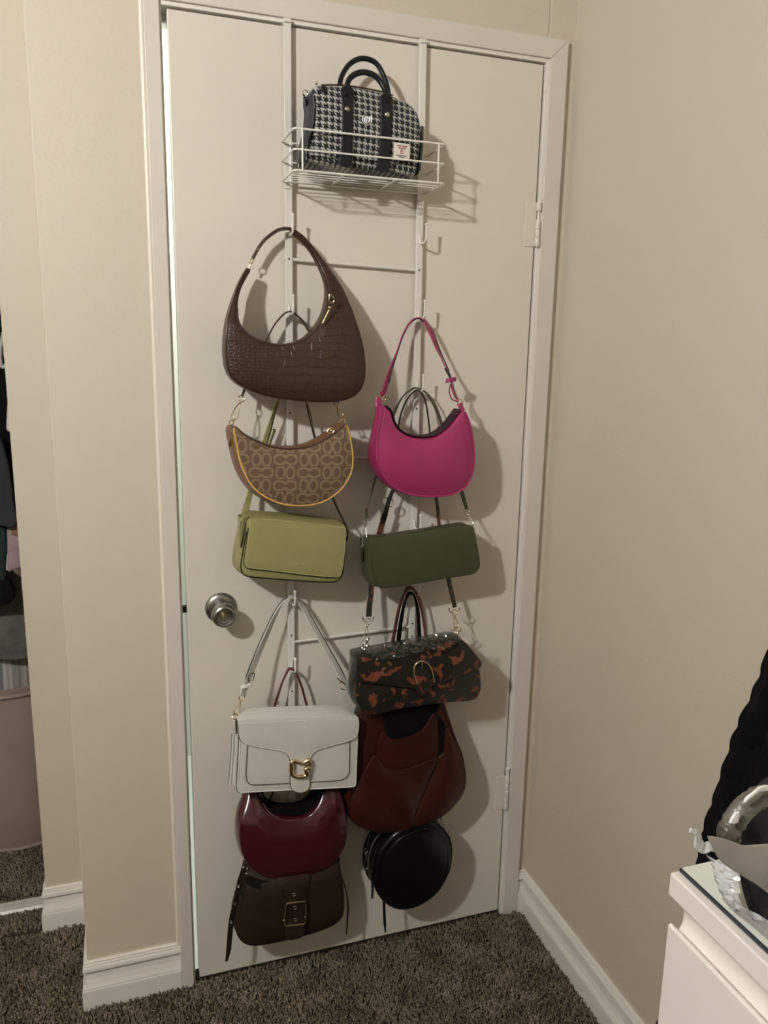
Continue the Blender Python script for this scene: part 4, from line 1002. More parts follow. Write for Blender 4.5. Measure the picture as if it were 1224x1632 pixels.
ribbon([P(583.5, 826, -0.056), P(586, 806, -0.052), P(594.5, 778, -0.036), P(610, 715, -0.035), P(626, 664, -0.034), P(640, 635, -0.034), P(655, 621, -0.034), P(665, 618.5, -0.034), P(680, 627, -0.034), P(694, 648, -0.034), P(704, 676, -0.034), P(722, 738, -0.035), P(737, 788, -0.038), P(745, 815, -0.055)],
       [0.008, 0.009] + [0.0145] * 11 + [0.009], 0.0028, [(0.3, 1, 0), (0.3, 1, 0), (0.5, 1, 0), (0.7, 1, 0), (0.7, 1, 0), (0.55, 1, 0), (0.2, 1, 0), (0, 1, 0), (0.55, 1, 0), (0.8, 1, 0), (0.8, 1, 0), (0.8, 1, 0), (1, 0.7, 0), (1, 0.6, 0)]).build('strap', OLIVE, ov)
ribbon([P(633, 690, -0.041), P(639, 660, -0.0405), P(648, 638, -0.040), P(660, 624, -0.040), P(667, 622, -0.040), P(676, 634, -0.040), P(681, 655, -0.0405), P(685, 690, -0.041), P(684, 705, -0.041)], 0.0060, 0.0028, (0.2, 1, 0)).build('strap_edge', BLACKEDGE, ov)
ribbon(T(5, [(272, 175, -0.062), (276, 215, -0.060), (268, 250, -0.060)], 0), 0.005, 0.003, (1, 0.3, 0)).build('strap_tip', OLIVE, ov)

# ================================================================== 7 tortoiseshell buckle bag in plastic wrap
tt = thing('buckle_bag', 'tortoiseshell patent bag with gold horseshoe buckle wrapped in clear plastic', 'handbag', (0.47, -0.08, 0.66), G)
YF = -0.118
ol = T2(10, [(62, 385), (300, 340), (600, 285), (900, 228), (945, 235), (1005, 305), (1085, 430), (1110, 600), (1090, 688), (1040, 733), (800, 755), (600, 782), (430, 806), (260, 846), (150, 850), (78, 800), (38, 710), (40, 560), (52, 450)], YF)
f, s_, o2 = body(ol, YF, -0.046, r=0.008, puff=0.012, grid=0.012, bulge=0.005, shift=(0.002, 0.000))
f.build('front_panel', TORT, tt); s_.build('gusset', mat('dark_patent_side', (0.014, 0.012, 0.011), 0.28, coat=0.4, var=(20, 0.2)), tt)
YP = YF - 0.0165
ol = T2(10, [(64, 372), (300, 328), (600, 274), (900, 218), (945, 226), (1010, 290), (1100, 402), (1098, 440), (1062, 464), (930, 515), (800, 566), (660, 606), (580, 628), (500, 626), (380, 612), (250, 594), (75, 570), (52, 520), (55, 440)], YP)
fr, o3 = slab(ol, YP, 0.0055, r=0.002, puff=0.004); flp = fr.build('flap', TORT, tt)
MB().tube([(x, YP + 0.003, z) for x, z in offset2(o3, -0.0004)], 0.0012, True, 6).build('flap_edge', BLACKEDGE, flp)
YB = YP - 0.006
bk_ = MB().tube(catmull(T(10, [(556, 586), (538, 530), (528, 475), (542, 425), (572, 398), (605, 394), (645, 412), (676, 458), (692, 515), (698, 570)], YB), False, 5), 0.0022, False, 10).build('buckle', GOLD, flp)
MB().tube(T(10, [(597, 396), (600, 452)], YB - 0.001), 0.0014, False, 8).build('buckle_prong', GOLD, bk_)
fr, _ = slab(T2(10, [(545, 470), (600, 455), (655, 470), (690, 590), (650, 640), (610, 690), (565, 685), (548, 600)], YP - 0.004), YP - 0.004, 0.003); fr.build('buckle_tab', TORT, flp)
# crumpled clear film over the top and down the left side
def crumple(x, z): return 0.008 * noise.noise(Vector((x * 75, z * 95, 1.3))) + 0.008 * abs(noise.noise(Vector((x * 190, z * 160, 4.1)))) * 2
ol = T2(10, [(120, 290), (200, 262), (330, 240), (500, 206), (690, 166), (800, 128), (880, 128), (960, 128), (968, 165), (930, 215), (860, 262), (775, 300), (690, 298), (620, 305), (550, 330), (450, 358), (320, 384), (200, 388), (140, 360)], YP - 0.006)
fr, _, _o = body(ol, YP - 0.007, YP - 0.0062, r=0.0003, puff=0.005, grid=0.0042, ds=0.0042, disp=crumple)
film = fr.build('plastic_film', FILM, tt, smooth=False); film['label'] = 'crumpled clear plastic film'
V = []; F = []
lp = T(10, [(95, 300), (62, 420), (48, 560), (42, 690), (80, 790), (150, 852)], YF - 0.006); lb = T(5, [(250, 1095, -0.06), (205, 1180, -0.055), (150, 1290, -0.05), (112, 1420, -0.05), (135, 1500, -0.055), (260, 1590, -0.06)], 0)
ca, cb2 = catmull(lp, False, 5), catmull(lb, False, 5); m_ = 8
for p_, q_ in zip(ca, cb2):
    for k in range(m_):
        t = k / (m_ - 1); c_ = p_.lerp(q_, t)
        c_ += Vector((-0.006 * math.sin(math.pi * t), -0.006 * math.sin(math.pi * t), 0)) + Vector((1, 1, 0)) * 0.004 * noise.noise(c_ * 60)
        V.append(c_)
for i in range(len(ca) - 1):
    for k in range(m_ - 1): F.append((i * m_ + k, i * m_ + k + 1, (i + 1) * m_ + k + 1, (i + 1) * m_ + k))
MB().add(V, F).build('plastic_film', FILM_S, tt)
V = []; F = []
ep = T(10, [(150, 858), (300, 842), (430, 812), (600, 788), (800, 762), (1040, 742)], YF - 0.004); ca = catmull(ep, False, 5)
for i, p_ in enumerate(ca):
    for k in range(4):
        t = k / 3; c_ = p_ + Vector((0, 0.05 * t, -0.006 * math.sin(math.pi * (0.3 + 0.7 * t)))); V.append(c_ + Vector((0, 0, 0.003 * noise.noise(c_ * 70))))
for i in range(len(ca) - 1):
    for k in range(3): F.append((i * 4 + k, i * 4 + k + 1, (i + 1) * 4 + k + 1, (i + 1) * 4 + k))
MB().add(V, F).build('plastic_film', FILM_S, tt)
def Z5(x, y, d): return T(5, [(x, y)], d)[0]
ribbon([Z5(290, 915, -0.062), Z5(297, 820, -0.056), Z5(308, 715, -0.046), Z5(335, 530, -0.040), Z5(362, 350, -0.040), Z5(395, 240, -0.040), Z5(432, 110, -0.038), P(634, 765, -0.036), P(650, 738, -0.035), P(659, 733.5, -0.035), P(668, 735, -0.035), P(683, 755, -0.036), Z5(755, 120, -0.038), Z5(772, 280, -0.040), Z5(800, 450, -0.040), Z5(838, 660, -0.046), Z5(860, 760, -0.056), Z5(880, 850, -0.062)],
       [0.014] * 9 + [0.010] * 2 + [0.009] * 3 + [0.0115] * 4, 0.003, [(1, 0.25, 0)] * 6 + [(1, 0.6, 0), (0.7, 1, 0), (0.3, 1, 0), (0, 1, 0), (0.3, 1, 0), (0.7, 1, 0), (1, 0.5, 0)] + [(1, 0.25, 0)] * 5).build('strap', TORT, tt)
sb = MB().tube(catmull([Z5(392, 150, -0.044), Z5(398, 105, -0.044), Z5(452, 112, -0.044), Z5(444, 160, -0.044)], True, 3), 0.0014, True, 6).build('strap_buckle', SILVER, tt)
ribbon([Z5(405, 205, -0.046), Z5(388, 255, -0.046)], 0.015, 0.002, (1, 0.25, 0)).build('strap_keeper', BLACKEDGE, tt)
for (a, b, c) in (((286, 922), (272, 1000), (262, 1120)), ((876, 860), (896, 925), (892, 1005))):
    MB().tube(catmull([Z5(a[0] - 36, a[1] - 6, -0.062), Z5(a[0] - 30, a[1] + 18, -0.062), Z5(a[0], a[1] + 26, -0.064), Z5(a[0] + 32, a[1] + 14, -0.062), Z5(a[0] + 36, a[1] - 8, -0.062)], False, 4), 0.0014, False, 6).build('strap_ring', SILVER, tt)
    snap_hook(tt, Z5(a[0], a[1] + 22, -0.066), Z5(*c, -0.080), SILVER if a[0] < 500 else GOLD, wdt=0.013, r=0.0011, ring=0.0065)
for c in ((282, 1075), (262, 1100), (278, 1120), (262, 1142)):
    MB().tube(circle_path(Z5(*c, -0.084), 0.0048, (1, 0.2, 0.6), (0, -0.5, 1), 14), 0.0011, True, 6).build('chain_link', SILVER, tt)
for c in ((870, 1000), (912, 1010), (895, 1030)):
    MB().tube(circle_path(Z5(*c, -0.084), 0.005, (1, 0.2, 0.3), (0, -0.5, 1), 14), 0.0011, True, 6).build('chain_link', GOLD, tt)

# ================================================================== 8 white flap bag
wb = thing('flap_bag', 'chalk white flap bag with sculpted gold C clasp on the lower left', 'handbag', (0.2, -0.08, 0.53), G)
YF = -0.112
ol = T2(11, [(112, 240), (112, 380), (104, 560), (94, 760), (100, 808), (128, 822), (350, 810), (600, 798), (850, 786), (1075, 773), (1106, 752), (1114, 600), (1122, 400), (1122, 240), (1100, 200), (800, 188), (400, 205), (130, 218)], YF)
f, s_, o2 = body(ol, YF, -0.060, r=0.0035, puff=0.003, grid=0.014, bulge=-0.001, shift=(-0.006, 0.001), ds=0.004)
f.build('front_panel', WHITEL, wb); s_.build('gusset', WHITEL, wb)
MB().tube([(x, YF + 0.0035, z) for x, z in offset2(o2, -0.0002)], 0.0013, True, 6).build('edge_piping', BLACKEDGE, wb)
MB().tube([(x, YF + 0.0002, z) for x, z in offset2(o2, 0.0022)], 0.0012, True, 6).build('edge_border', WHITEEDGE, wb)
for pts in ([(185, 300), (182, 430), (172, 600), (170, 680), (186, 728), (232, 750), (400, 744), (560, 736)], [(700, 728), (850, 720), (955, 714), (1015, 692), (1046, 645), (1050, 520), (1052, 330)]):
    MB().tube(catmull(T(11, pts, YF - 0.0026), False, 6), 0.0007, False, 6).build('pocket_line', BLACKEDGE, wb)
# stacked gusset folds on the left
for (xa, xb, d) in ((75, 48, -0.080), (52, 24, -0.066)):
    p0 = T(11, [(xa, 315), (xa - 10, 500), (xb, 745)], d)
    mb = MB(); V = []; F = []; n = 7; cp = catmull(p0, False, 6)
    for q in cp:
        for k in range(n):
            a = math.pi * k / (n - 1); V.append((q.x + 0.006 - 0.0065 * math.sin(a), q.y - 0.005 * math.cos(a), q.z))
    for i in range(len(cp) - 1):
        for k in range(n - 1): F.append((i * n + k, i * n + k + 1, (i + 1) * n + k + 1, (i + 1) * n + k))
    mb.add(V, F); fo = mb.build('gusset_fold', WHITEL, wb)
    MB().tube([(q.x - 0.0006, q.y - 0.0015, q.z) for q in cp], 0.0008, False, 6).build('fold_edge', TAUPEFELT, fo)
ribbon(T(11, [(88, 200, -0.095), (88, 260, -0.095), (90, 310, -0.095)], 0), 0.010, 0.003, (0.4, 1, 0)).build('side_tab', TAUPEFELT, wb)
YP = YF - 0.0070
ol = T2(11, [(114, 200), (300, 190), (600, 176), (900, 166), (1060, 164), (1112, 172), (1128, 200), (1130, 255), (1122, 312), (1090, 358), (1035, 384), (900, 420), (800, 450), (752, 475), (722, 515), (712, 560), (712, 640), (710, 735), (698, 786), (660, 812), (625, 816), (590, 808), (560, 782), (550, 735), (549, 640), (548, 560), (538, 520), (512, 488), (470, 468), (320, 442), (190, 414), (140, 388), (114, 340), (108, 250)], YP)
fr, o3 = slab(ol, YP, 0.0045, r=0.0016, puff=0.0014, ds=0.0035); flp = fr.build('flap', WHITEL, wb)
zc_ = P(360 + 600 / 5.3217, 1110 + 208 / 5.3217, YP).z
MB().tube([(x, YP + 0.0034, z) for x, z in run_below(offset2(o3, -0.0004), lambda x, z: z < zc_ - 0.008)], 0.0011, False, 6).build('flap_edge', BLACKEDGE, flp)
MB().tube([(x, YP + 0.0006, z) for x, z in run_below(offset2(o3, 0.0012), lambda x, z: z < zc_ - 0.008)], 0.0010, False, 6).build('flap_border', WHITEEDGE, flp)
tp = T(11, [(110, 236), (300, 222), (600, 206), (900, 196), (1060, 194), (1129, 215)], YP); V = []; F = []; n = 9
for p_ in tp:
    for k in range(n):
        t = k / (n - 1); V.append((p_.x - 0.005 * t, YP - 0.0008 + 0.050 * (1 - math.cos(t * math.pi / 2)), p_.z + 0.0105 * math.sin(t * math.pi / 2)))
for i in range(len(tp) - 1):
    for k in range(n - 1): F.append((i * n + k, i * n + k + 1, (i + 1) * n + k + 1, (i + 1) * n + k))
MB().add(V, F).build('flap_top', WHITEL, flp)
YC = YP - 0.0055
cl = catmull(T(11, [(708, 612), (690, 606), (676, 622), (690, 648), (672, 672), (620, 682), (572, 672), (556, 640), (558, 590), (560, 556), (578, 548), (620, 558), (660, 562), (690, 545), (706, 545), (710, 568), (694, 574)], YC), False, 5)
MB().tube(cl, 0.0032, False, 10, rad=[0.0040 + 0.0016 * math.sin(i / len(cl) * 9.4) ** 2 for i in range(len(cl))]).ball(cl[-1], 0.0036, 10, 8).ball(cl[0], 0.0042, 10, 8).build('clasp', GOLD, flp)
HK = -0.034
Zs = lambda pts: T(6, pts, 0)
ribbon(Zs([(203, 785, -0.085), (222, 725, -0.080), (262, 620, -0.070), (318, 480, -0.058), (370, 360, -0.050), (425, 235, -0.042), (478, 140, -0.036), (525, 98, HK), (548, 92, HK), (580, 106, HK), (632, 178, -0.038), (690, 285, -0.045), (760, 410, -0.055), (830, 535, -0.065), (885, 635, -0.074), (920, 705, -0.080), (985, 830, -0.088)]),
       [0.018] * 6 + [0.016] * 4 + [0.016] * 7, 0.0026, [(0.8, 0.6, 0), (0.8, 0.6, 0), (0.8, 0.6, 0), (0.8, 0.6, 0), (0.75, 0.7, 0), (0.7, 0.8, 0), (0.5, 1, 0), (0.1, 1, 0), (0, 1, 0), (0.3, 1, 0), (0.8, 0.8, 0), (0.8, 0.8, 0), (0.8, 0.7, 0), (0.8, 0.7, 0), (0.8, 0.7, 0), (0.8, 0.7, 0), (0.8, 0.7, 0)]).build('strap', WHITEL, wb)
for pts in ([(185, 780, -0.088), (215, 690, -0.080), (245, 600, -0.075), (300, 462, -0.062), (352, 345, -0.054), (410, 225, -0.046), (470, 128, -0.040), (520, 92, -0.040)], [(555, 88, -0.026), (600, 112, -0.028), (655, 182, -0.032), (712, 282, -0.038), (782, 405, -0.048), (850, 525, -0.058), (908, 632, -0.067), (930, 690, -0.072)]):
    MB().tube(catmull(Zs(pts), False, 4), 0.0012, False, 6).build('strap_edge', BLACKEDGE, wb)
ribbon(Zs([(196, 722, -0.090), (228, 716, -0.094), (262, 712, -0.090), (252, 706, -0.078), (206, 714, -0.078)]), 0.007, 0.0022, (0.1, 0, 1), closed=True).build('keeper_loop', WHITEEDGE, wb)
MB().tube(catmull(Zs([(245, 690, -0.086), (248, 645, -0.083), (272, 625, -0.081), (286, 632, -0.081), (276, 680, -0.083)]), False, 4), 0.0011, False, 6).build('strap_edge', BLACKEDGE, wb)
for c in ((258, 672), (886, 690)): stud(wb, T(6, [c], -0.087 if c[0] < 400 else -0.082)[0], 0.0026, GOLD)
MB().tube(catmull(Zs([(862, 660, -0.084), (880, 672, -0.084), (918, 702, -0.086)]), False, 4), 0.0011, False, 6).tube(catmull(Zs([(888, 728, -0.086), (905, 738, -0.086), (918, 740, -0.086)]), False, 4), 0.0011, False, 6).build('strap_end_edge', BLACKEDGE, wb)
snap_hook(wb, Zs([(200, 788, -0.087)])[0], Zs([(150, 925, -0.095)])[0], GOLD, wdt=0.012, r=0.0012, ring=0.006)

# ================================================================== 9 burgundy patent crescent
bg = thing('crescent_bag', 'glossy burgundy patent crescent bag under the white bag', 'handbag', (0.2, -0.06, 0.35), G)
FB = lambda x, z: lerpz(z, 0.44, -0.094, 0.535, -0.050)
BB = lambda x, z: lerpz(z, 0.44, -0.034, 0.535, -0.026)
ol = T2(7, [(300, -40), (258, 110), (240, 200), (212, 300), (196, 400), (200, 500), (225, 600), (270, 668), (340, 728), (430, 760), (560, 762), (700, 742), (830, 698), (928, 620), (984, 530), (1008, 420), (1008, 300), (988, 200), (958, 110), (915, -40), (850, -60), (828, 60), (796, 180), (758, 248), (715, 288), (650, 309), (560, 314), (480, 300), (415, 262), (368, 195), (346, 110), (340, -60)], FB)
f, s_, o2 = body(ol, FB, BB, r=0.006, puff=0.014, grid=0.010, bulge=0.004, shift=(-0.002, 0))
f.build('front_panel', BURG, bg); s_.build('gusset', BURG, bg)
za_ = P(340 + 560 / 4.7077, 1240 + 345 / 4.7077, -0.09).z; xa_ = P(340 + 334 / 4.7077, 1240 + 100 / 4.7077, -0.06).x; xb_ = P(340 + 838 / 4.7077, 1240 + 100 / 4.7077, -0.06).x
top_tape(bg, o2, lambda x, z: z > za_ and xa_ < x < xb_ and z < za_ + 0.085, 0.0052, -0.060, 0.050, TOTED, 'zipper_tape')
MB().tube(catmull(T(7, [(372, 190, -0.080), (418, 256, -0.086), (480, 294, -0.088), (560, 308, -0.088), (650, 303, -0.088), (712, 282, -0.086), (754, 242, -0.084), (786, 190, -0.080)], 0), False, 5), 0.0011, False, 6).build('zipper', mat('silver_zipper_teeth', (0.5, 0.48, 0.45), 0.3, 0.9, var=(300, 0.4)), bg)
ribbon([P(402, 1232, -0.038), P(418, 1190, -0.036), P(437, 1128, -0.035), P(449, 1090, -0.034), P(459, 1068, -0.034), P(464, 1065.5, -0.034), P(470, 1070, -0.034), P(480, 1092, -0.034), P(491, 1130, -0.035), P(512, 1190, -0.036), P(528, 1232, -0.038)], 0.0105, 0.004, [(0.6, 1, 0)] * 3 + [(0.5, 1, 0), (0.1, 1, 0), (0, 1, 0), (0.1, 1, 0), (0.3, 1, 0)] + [(0.3, 1, 0)] * 3).build('handle', BURGH, bg)
for c, d in (((208, 250), -0.066), ((965, 130), -0.060), ((978, 152), -0.060)): MB().ball(T(7, [c], d)[0], 0.0030, 10, 8).build('side_stud', SILVER, bg)
for c in ((350, 130), (830, 100)): MB().ball(T(7, [c], -0.072)[0], 0.0022, 8, 6).build('handle_stud', SILVER, bg)

# ================================================================== 10 chocolate brown buckle bag
bb = thing('buckle_bag', 'chocolate brown shoulder bag with square buckle strap, lowest on the left', 'handbag', (0.2, -0.06, 0.17), G)
FF = lambda x, z: lerpz(z, 0.285, -0.092, 0.335, -0.064)
FK = lambda x, z: -0.030
ol = T2(12, [(300, 100), (285, 190), (272, 280), (246, 400), (216, 500), (192, 600), (202, 690), (242, 752), (300, 784), (380, 788), (500, 770), (640, 740), (800, 698), (900, 668), (1015, 620), (1085, 560), (1110, 480), (1108, 350), (1092, 230), (1075, 120), (1060, 60), (800, 60), (500, 80)], FF)
f, s_, o2 = body(ol, FF, -0.030, r=0.007, puff=0.010, grid=0.012, bulge=0.004, shift=(-0.002, 0.006))
f.build('front_panel', BROWNS, bb); s_.build('gusset', BROWNS, bb)
MB().tube([(x, FF(x, z) + 0.0035, z) for x, z in offset2(o2, 0.0006)], 0.0016, True, 6).build('piping', BROWNS, bb)
fr, _ = slab(T2(12, [(285, 190), (420, 232), (560, 240), (560, 325), (420, 312), (280, 262)], lambda x, z: FF(x, z) - 0.005), lambda x, z: FF(x, z) - 0.005, 0.003); fr.build('belt_band', mat('dark_brown_band', (0.009, 0.0058, 0.0040), 0.9, var=(30, 0.2), spec=0.05), bb)
YS = lambda x, z: FF(x, z) - 0.0115
fr, _ = slab(T2(12, [(555, 190), (808, 180), (808, 290), (815, 420), (796, 590), (600, 600), (566, 430), (556, 300)], YS), YS, 0.0035); st_ = fr.build('buckle_strap', BROWNS, bb)
YS2 = lambda x, z: FF(x, z) - 0.015
fr, _ = slab(T2(12, [(608, 300), (768, 292), (775, 440), (770, 560), (765, 705), (622, 730), (612, 600), (606, 450)], YS2), YS2, 0.003); fr.build('strap_tongue', BROWNS, bb)
for k in range(5):
    MB().tube(T(12, [(572 + 8 * k, 300), (585 + 8 * k, 400)], lambda x, z: FF(x, z) - 0.0118), 0.0005, False, 5).build('strap_rib', BROWNS, bb)
    MB().tube(T(12, [(772 + 8 * k, 290), (776 + 8 * k, 395)], lambda x, z: FF(x, z) - 0.0118), 0.0005, False, 5).build('strap_rib', BROWNS, bb)
YQ = lambda x, z: FF(x, z) - 0.0185
MB().tube(catmull(T(12, [(622, 432), (635, 422), (770, 408), (780, 416), (783, 520), (778, 590), (768, 600), (620, 615), (606, 608), (604, 560), (612, 480)], YQ), True, 4), 0.0019, True, 8).ball(T(12, [(600, 568)], YQ)[0], 0.003, 8, 6).ball(T(12, [(780, 540)], YQ)[0], 0.003, 8, 6).build('buckle', BRASS, bb)
for c in ((685, 350), (693, 460), (696, 563)): eyelet(bb, T(12, [c], YQ)[0], 0.0034, SILVER)
ribbon(T(12, [(275, 90, -0.060), (250, 150, -0.066), (226, 230, -0.072), (206, 330, -0.078), (182, 440, -0.082), (156, 560, -0.084), (140, 700, -0.085), (130, 820, -0.086), (112, 915, -0.087)], 0), [0.010, 0.011, 0.0125, 0.0135, 0.0135, 0.0135, 0.0125, 0.012, 0.006], 0.0026, (1, 0.35, 0)).build('hanging_strap', BROWNS, bb)
for c, d in (((212, 278), -0.079), ((182, 428), -0.0855), ((150, 582), -0.0875)): eyelet(bb, T(12, [c], d)[0], 0.0026, SILVER, Vector((-0.3, -1, 0)))
ribbon(T(12, [(180, 325, -0.085), (225, 340, -0.087), (268, 352, -0.085)], 0), 0.005, 0.0022, (0, 0, 1)).build('strap_keeper', BROWNS, bb)
ribbon(T(12, [(262, 180, -0.070), (262, 280, -0.078), (248, 400, -0.086), (222, 520, -0.090)], 0), 0.006, 0.0022, (1, 0.4, 0)).build('side_band', BROWNS, bb)
ribbon(T(12, [(1075, 160, -0.066), (1108, 260, -0.066), (1132, 350, -0.066), (1142, 450, -0.066), (1136, 580, -0.066), (1128, 690, -0.066)], 0), [0.009, 0.009, 0.0095, 0.0095, 0.009, 0.004], 0.0024, (0.1, 1, 0)).build('hanging_strap', BROWNS, bb)
for c in ((258, 118), (288, 128), (282, 172), (288, 222), (1056, 95)): MB().ball(T(12, [c], -0.074)[0], 0.0028, 8, 6).build('rivet', SILVER, bb)
ribbon([P(393, 1378, -0.055), P(410, 1330, -0.032), P(440, 1248, -0.031), P(462, 1172, -0.031), P(468, 1170, -0.031), P(500, 1240, -0.031), P(530, 1320, -0.032), P(541, 1372, -0.055)], 0.011, 0.003, (0.2, 1, 0)).build('strap', BROWNS, bb)

# ================================================================== 11 oxblood tote
to = thing('tote_bag', 'slouchy oxblood leather tote with open front pockets', 'handbag', (0.46, -0.06, 0.42), G)
FT = lambda x, z: lerpz(z, 0.66, -0.090, 0.72, -0.048)
ol = T2(8, [(215, -20), (170, 130), (125, 280), (80, 480), (55, 640), (62, 760), (100, 850), (190, 902), (300, 920), (400, 910), (540, 876), (680, 820), (795, 718), (856, 590), (838, 410), (795, 300), (745, 150), (700, 20), (660, -40), (420, -60)], FT)
f, s_, o2 = body(ol, FT, -0.030, r=0.008, puff=0.006, grid=0.013, bulge=0.003, shift=(-0.002, 0.002))
f.build('back_panel', TOTE, to); s_.build('body', TOTE, to)
YI = lambda x, z: FT(x, z) - 0.0075
fr, _ = slab(T2(8, [(300, 20), (640, 10), (655, 100), (600, 200), (500, 268), (400, 282), (330, 275), (300, 180)], YI), YI, 0.0012); fr.build('pocket_opening', TOTED, to)
Y2 = lambda x, z: FT(x, z) - 0.0105
fr, _ = slab(T2(8, [(285, 242), (340, 282), (400, 288), (480, 264), (560, 218), (638, 112), (660, 200), (662, 330), (655, 430), (560, 470), (430, 515), (300, 480), (250, 380)], Y2), Y2, 0.0028, puff=0.002, grid=0.011); fr.build('upper_pocket', TOTE, to)
fr, _ = slab(T2(8, [(655, 120), (705, 190), (712, 260), (700, 370), (668, 405), (662, 330), (650, 200)], lambda x, z: FT(x, z) - 0.0095), lambda x, z: FT(x, z) - 0.0095, 0.0012); fr.build('pocket_gap', TOTED, to)
def fold1(x, z): return 0.003 * math.sin(x * 60 + z * 40)
Y3 = lambda x, z: FT(x, z) - 0.0145
fr, o3 = slab(T2(8, [(248, 392), (290, 452), (325, 488), (400, 492), (480, 476), (580, 437), (662, 412), (630, 500), (580, 620), (535, 730), (505, 815), (508, 862), (440, 895), (300, 912), (190, 892), (110, 838), (80, 745), (105, 640), (170, 500), (215, 420)], Y3), Y3, 0.006, r=0.0024, puff=0.010, grid=0.011, disp=fold1); fr.build('front_pocket', TOTE, to)
MB().tube(catmull(T(8, [(325, 488), (400, 492), (480, 476), (580, 437), (662, 412)], Y3), False, 5), 0.0013, False, 6).build('pocket_edge', TOTE, to)
MB().tube(catmull(T(8, [(290, 246), (340, 284), (400, 290), (480, 266), (560, 220), (638, 114)], lambda x, z: FT(x, z) - 0.0108), False, 5), 0.0012, False, 6).build('pocket_edge', TOTE, to)
fr, o3 = slab(T2(8, [(668, 410), (702, 372), (716, 215), (770, 300), (822, 410), (846, 580), (790, 705), (690, 800), (590, 850), (512, 868), (506, 815), (540, 725), (590, 610), (640, 495)], Y3), Y3, 0.006, r=0.0024, puff=0.012, grid=0.011); fr.build('side_flare', TOTE, to)
MB().tube(catmull(T(8, [(690, 60, -0.088), (760, 240, -0.092), (815, 380, -0.094), (845, 520, -0.09)], 0), False, 5), 0.0016, False, 6).build('side_seam', TOTE, to)
ribbon([P(622, 1045, -0.046), P(629, 1005, -0.043), P(637, 965, -0.039), P(646, 943, -0.037), P(653, 936, -0.036), P(661, 941, -0.036), P(670, 962, -0.038), P(677, 1000, -0.042), P(682, 1045, -0.046)], 0.015, 0.004, [(0.9, 1, 0), (0.9, 1, 0), (0.8, 1, 0), (0.3, 1, 0), (0, 1, 0), (0.3, 1, 0), (0.7, 1, 0), (0.7, 1, 0), (0.7, 1, 0)]).build('handle', BURGH, to)
ribbon([P(633, 1045, -0.030), P(637, 1005, -0.030), P(643, 968, -0.030), P(649, 950, -0.031), P(655, 945, -0.031), P(661, 952, -0.031), P(666, 975, -0.030), P(668, 1005, -0.030), P(670, 1045, -0.030)], 0.015, 0.004, [(1, 0.8, 0), (1, 0.8, 0), (0.8, 1, 0), (0.3, 1, 0), (0, 1, 0), (0.3, 1, 0), (0.8, 1, 0), (0.9, 1, 0), (0.9, 1, 0)]).build('handle', TOTED, to)

# ================================================================== 12 round black bag
rb_ = thing('round_bag', 'round black leather crossbody bag with long zipper tassels', 'handbag', (0.47, -0.06, 0.24), G)
YF = lambda x, z: lerpz(z, 0.385, -0.104, 0.425, -0.080)
ol = T2(13, [(900, 150), (1005, 235), (1072, 345), (1090, 475), (1068, 650), (1005, 795), (925, 912), (815, 1002), (700, 1060), (580, 1085), (465, 1066), (358, 995), (282, 880), (250, 760), (256, 620), (298, 480), (375, 370), (480, 265), (620, 185), (780, 138)], YF)
f, s_, o2 = body(ol, YF, -0.030, r=0.006, puff=0.004, grid=0.012, bulge=-0.003, shift=(-0.004, 0.0))
f.build('front_panel', BLACKGLOSS, rb_); s_.build('gusset', BLACKGLOSS, rb_)
inn = offset2(o2, 0.0145)
fr, _ = slab(inn[::2], lambda x, z: YF(x, z) - 0.0045, 0.004, r=0.0018, puff=0.006); fr.build('raised_disc', BLACKGLOSS, rb_)
MB().tube([(x, YF(x, z) + 0.005, z) for x, z in offset2(o2, -0.001)], 0.0024, True, 8).build('piping', BLACKGLOSS, rb_)
MB().tube([(x - 0.004, -0.036, z) for x, z in offset2(o2, -0.001)], 0.0026, True, 8).build('piping', BLACKGLOSS, rb_)
MB().tube([(x - 0.002, -0.066, z) for x, z in offset2(o2, -0.0005)], 0.0022, True, 8).build('zipper', mat('satin_zipper_tape', (0.10, 0.095, 0.09), 0.35, 0.5, var=(200, 0.3)), rb_)
ribbon(T(13, [(225, 690, -0.080), (228, 800, -0.088), (230, 880, -0.090), (224, 962, -0.090)], 0), 0.0062, 0.0022, (1, 0.3, 0)).build('zipper_tassel', BLACKLEATHER, rb_)
ribbon(T(13, [(352, 965, -0.086), (356, 1100, -0.088), (362, 1230, -0.088), (370, 1332, -0.088)], 0), [0.0068, 0.0072, 0.0072, 0.003], 0.0022, (1, 0.2, 0)).build('zipper_tassel', BLACKLEATHER, rb_)
MB().tube(circle_path(T(13, [(235, 655)], -0.082)[0], 0.005, (1, 0, 0.2), (0, -0.4, 1), 14), 0.0012, True, 6).build('zipper_ring', BRASS, rb_)
snap_hook(rb_, T(13, [(160, 440)], -0.062)[0], T(13, [(162, 655)], -0.066)[0], SILVER, wdt=0.0095, r=0.0009, ring=0.0045)
snap_hook(rb_, T(13, [(985, 130)], -0.050)[0], T(13, [(1054, 292)], -0.060)[0], SILVER, wdt=0.009, r=0.0009, ring=0.0045)
ribbon([P(584, 1352, -0.058), P(590, 1330, -0.040), P(615, 1270, -0.0275), P(640, 1190, -0.0275), P(650, 1075, -0.0275), P(654, 1068, -0.0275), P(660, 1075, -0.0275), P(680, 1190, -0.0275), P(698, 1280, -0.0275), P(704, 1308, -0.046)], 0.0075, 0.0022, (0.3, 1, 0)).build('strap', BLACKLEATHER, rb_)

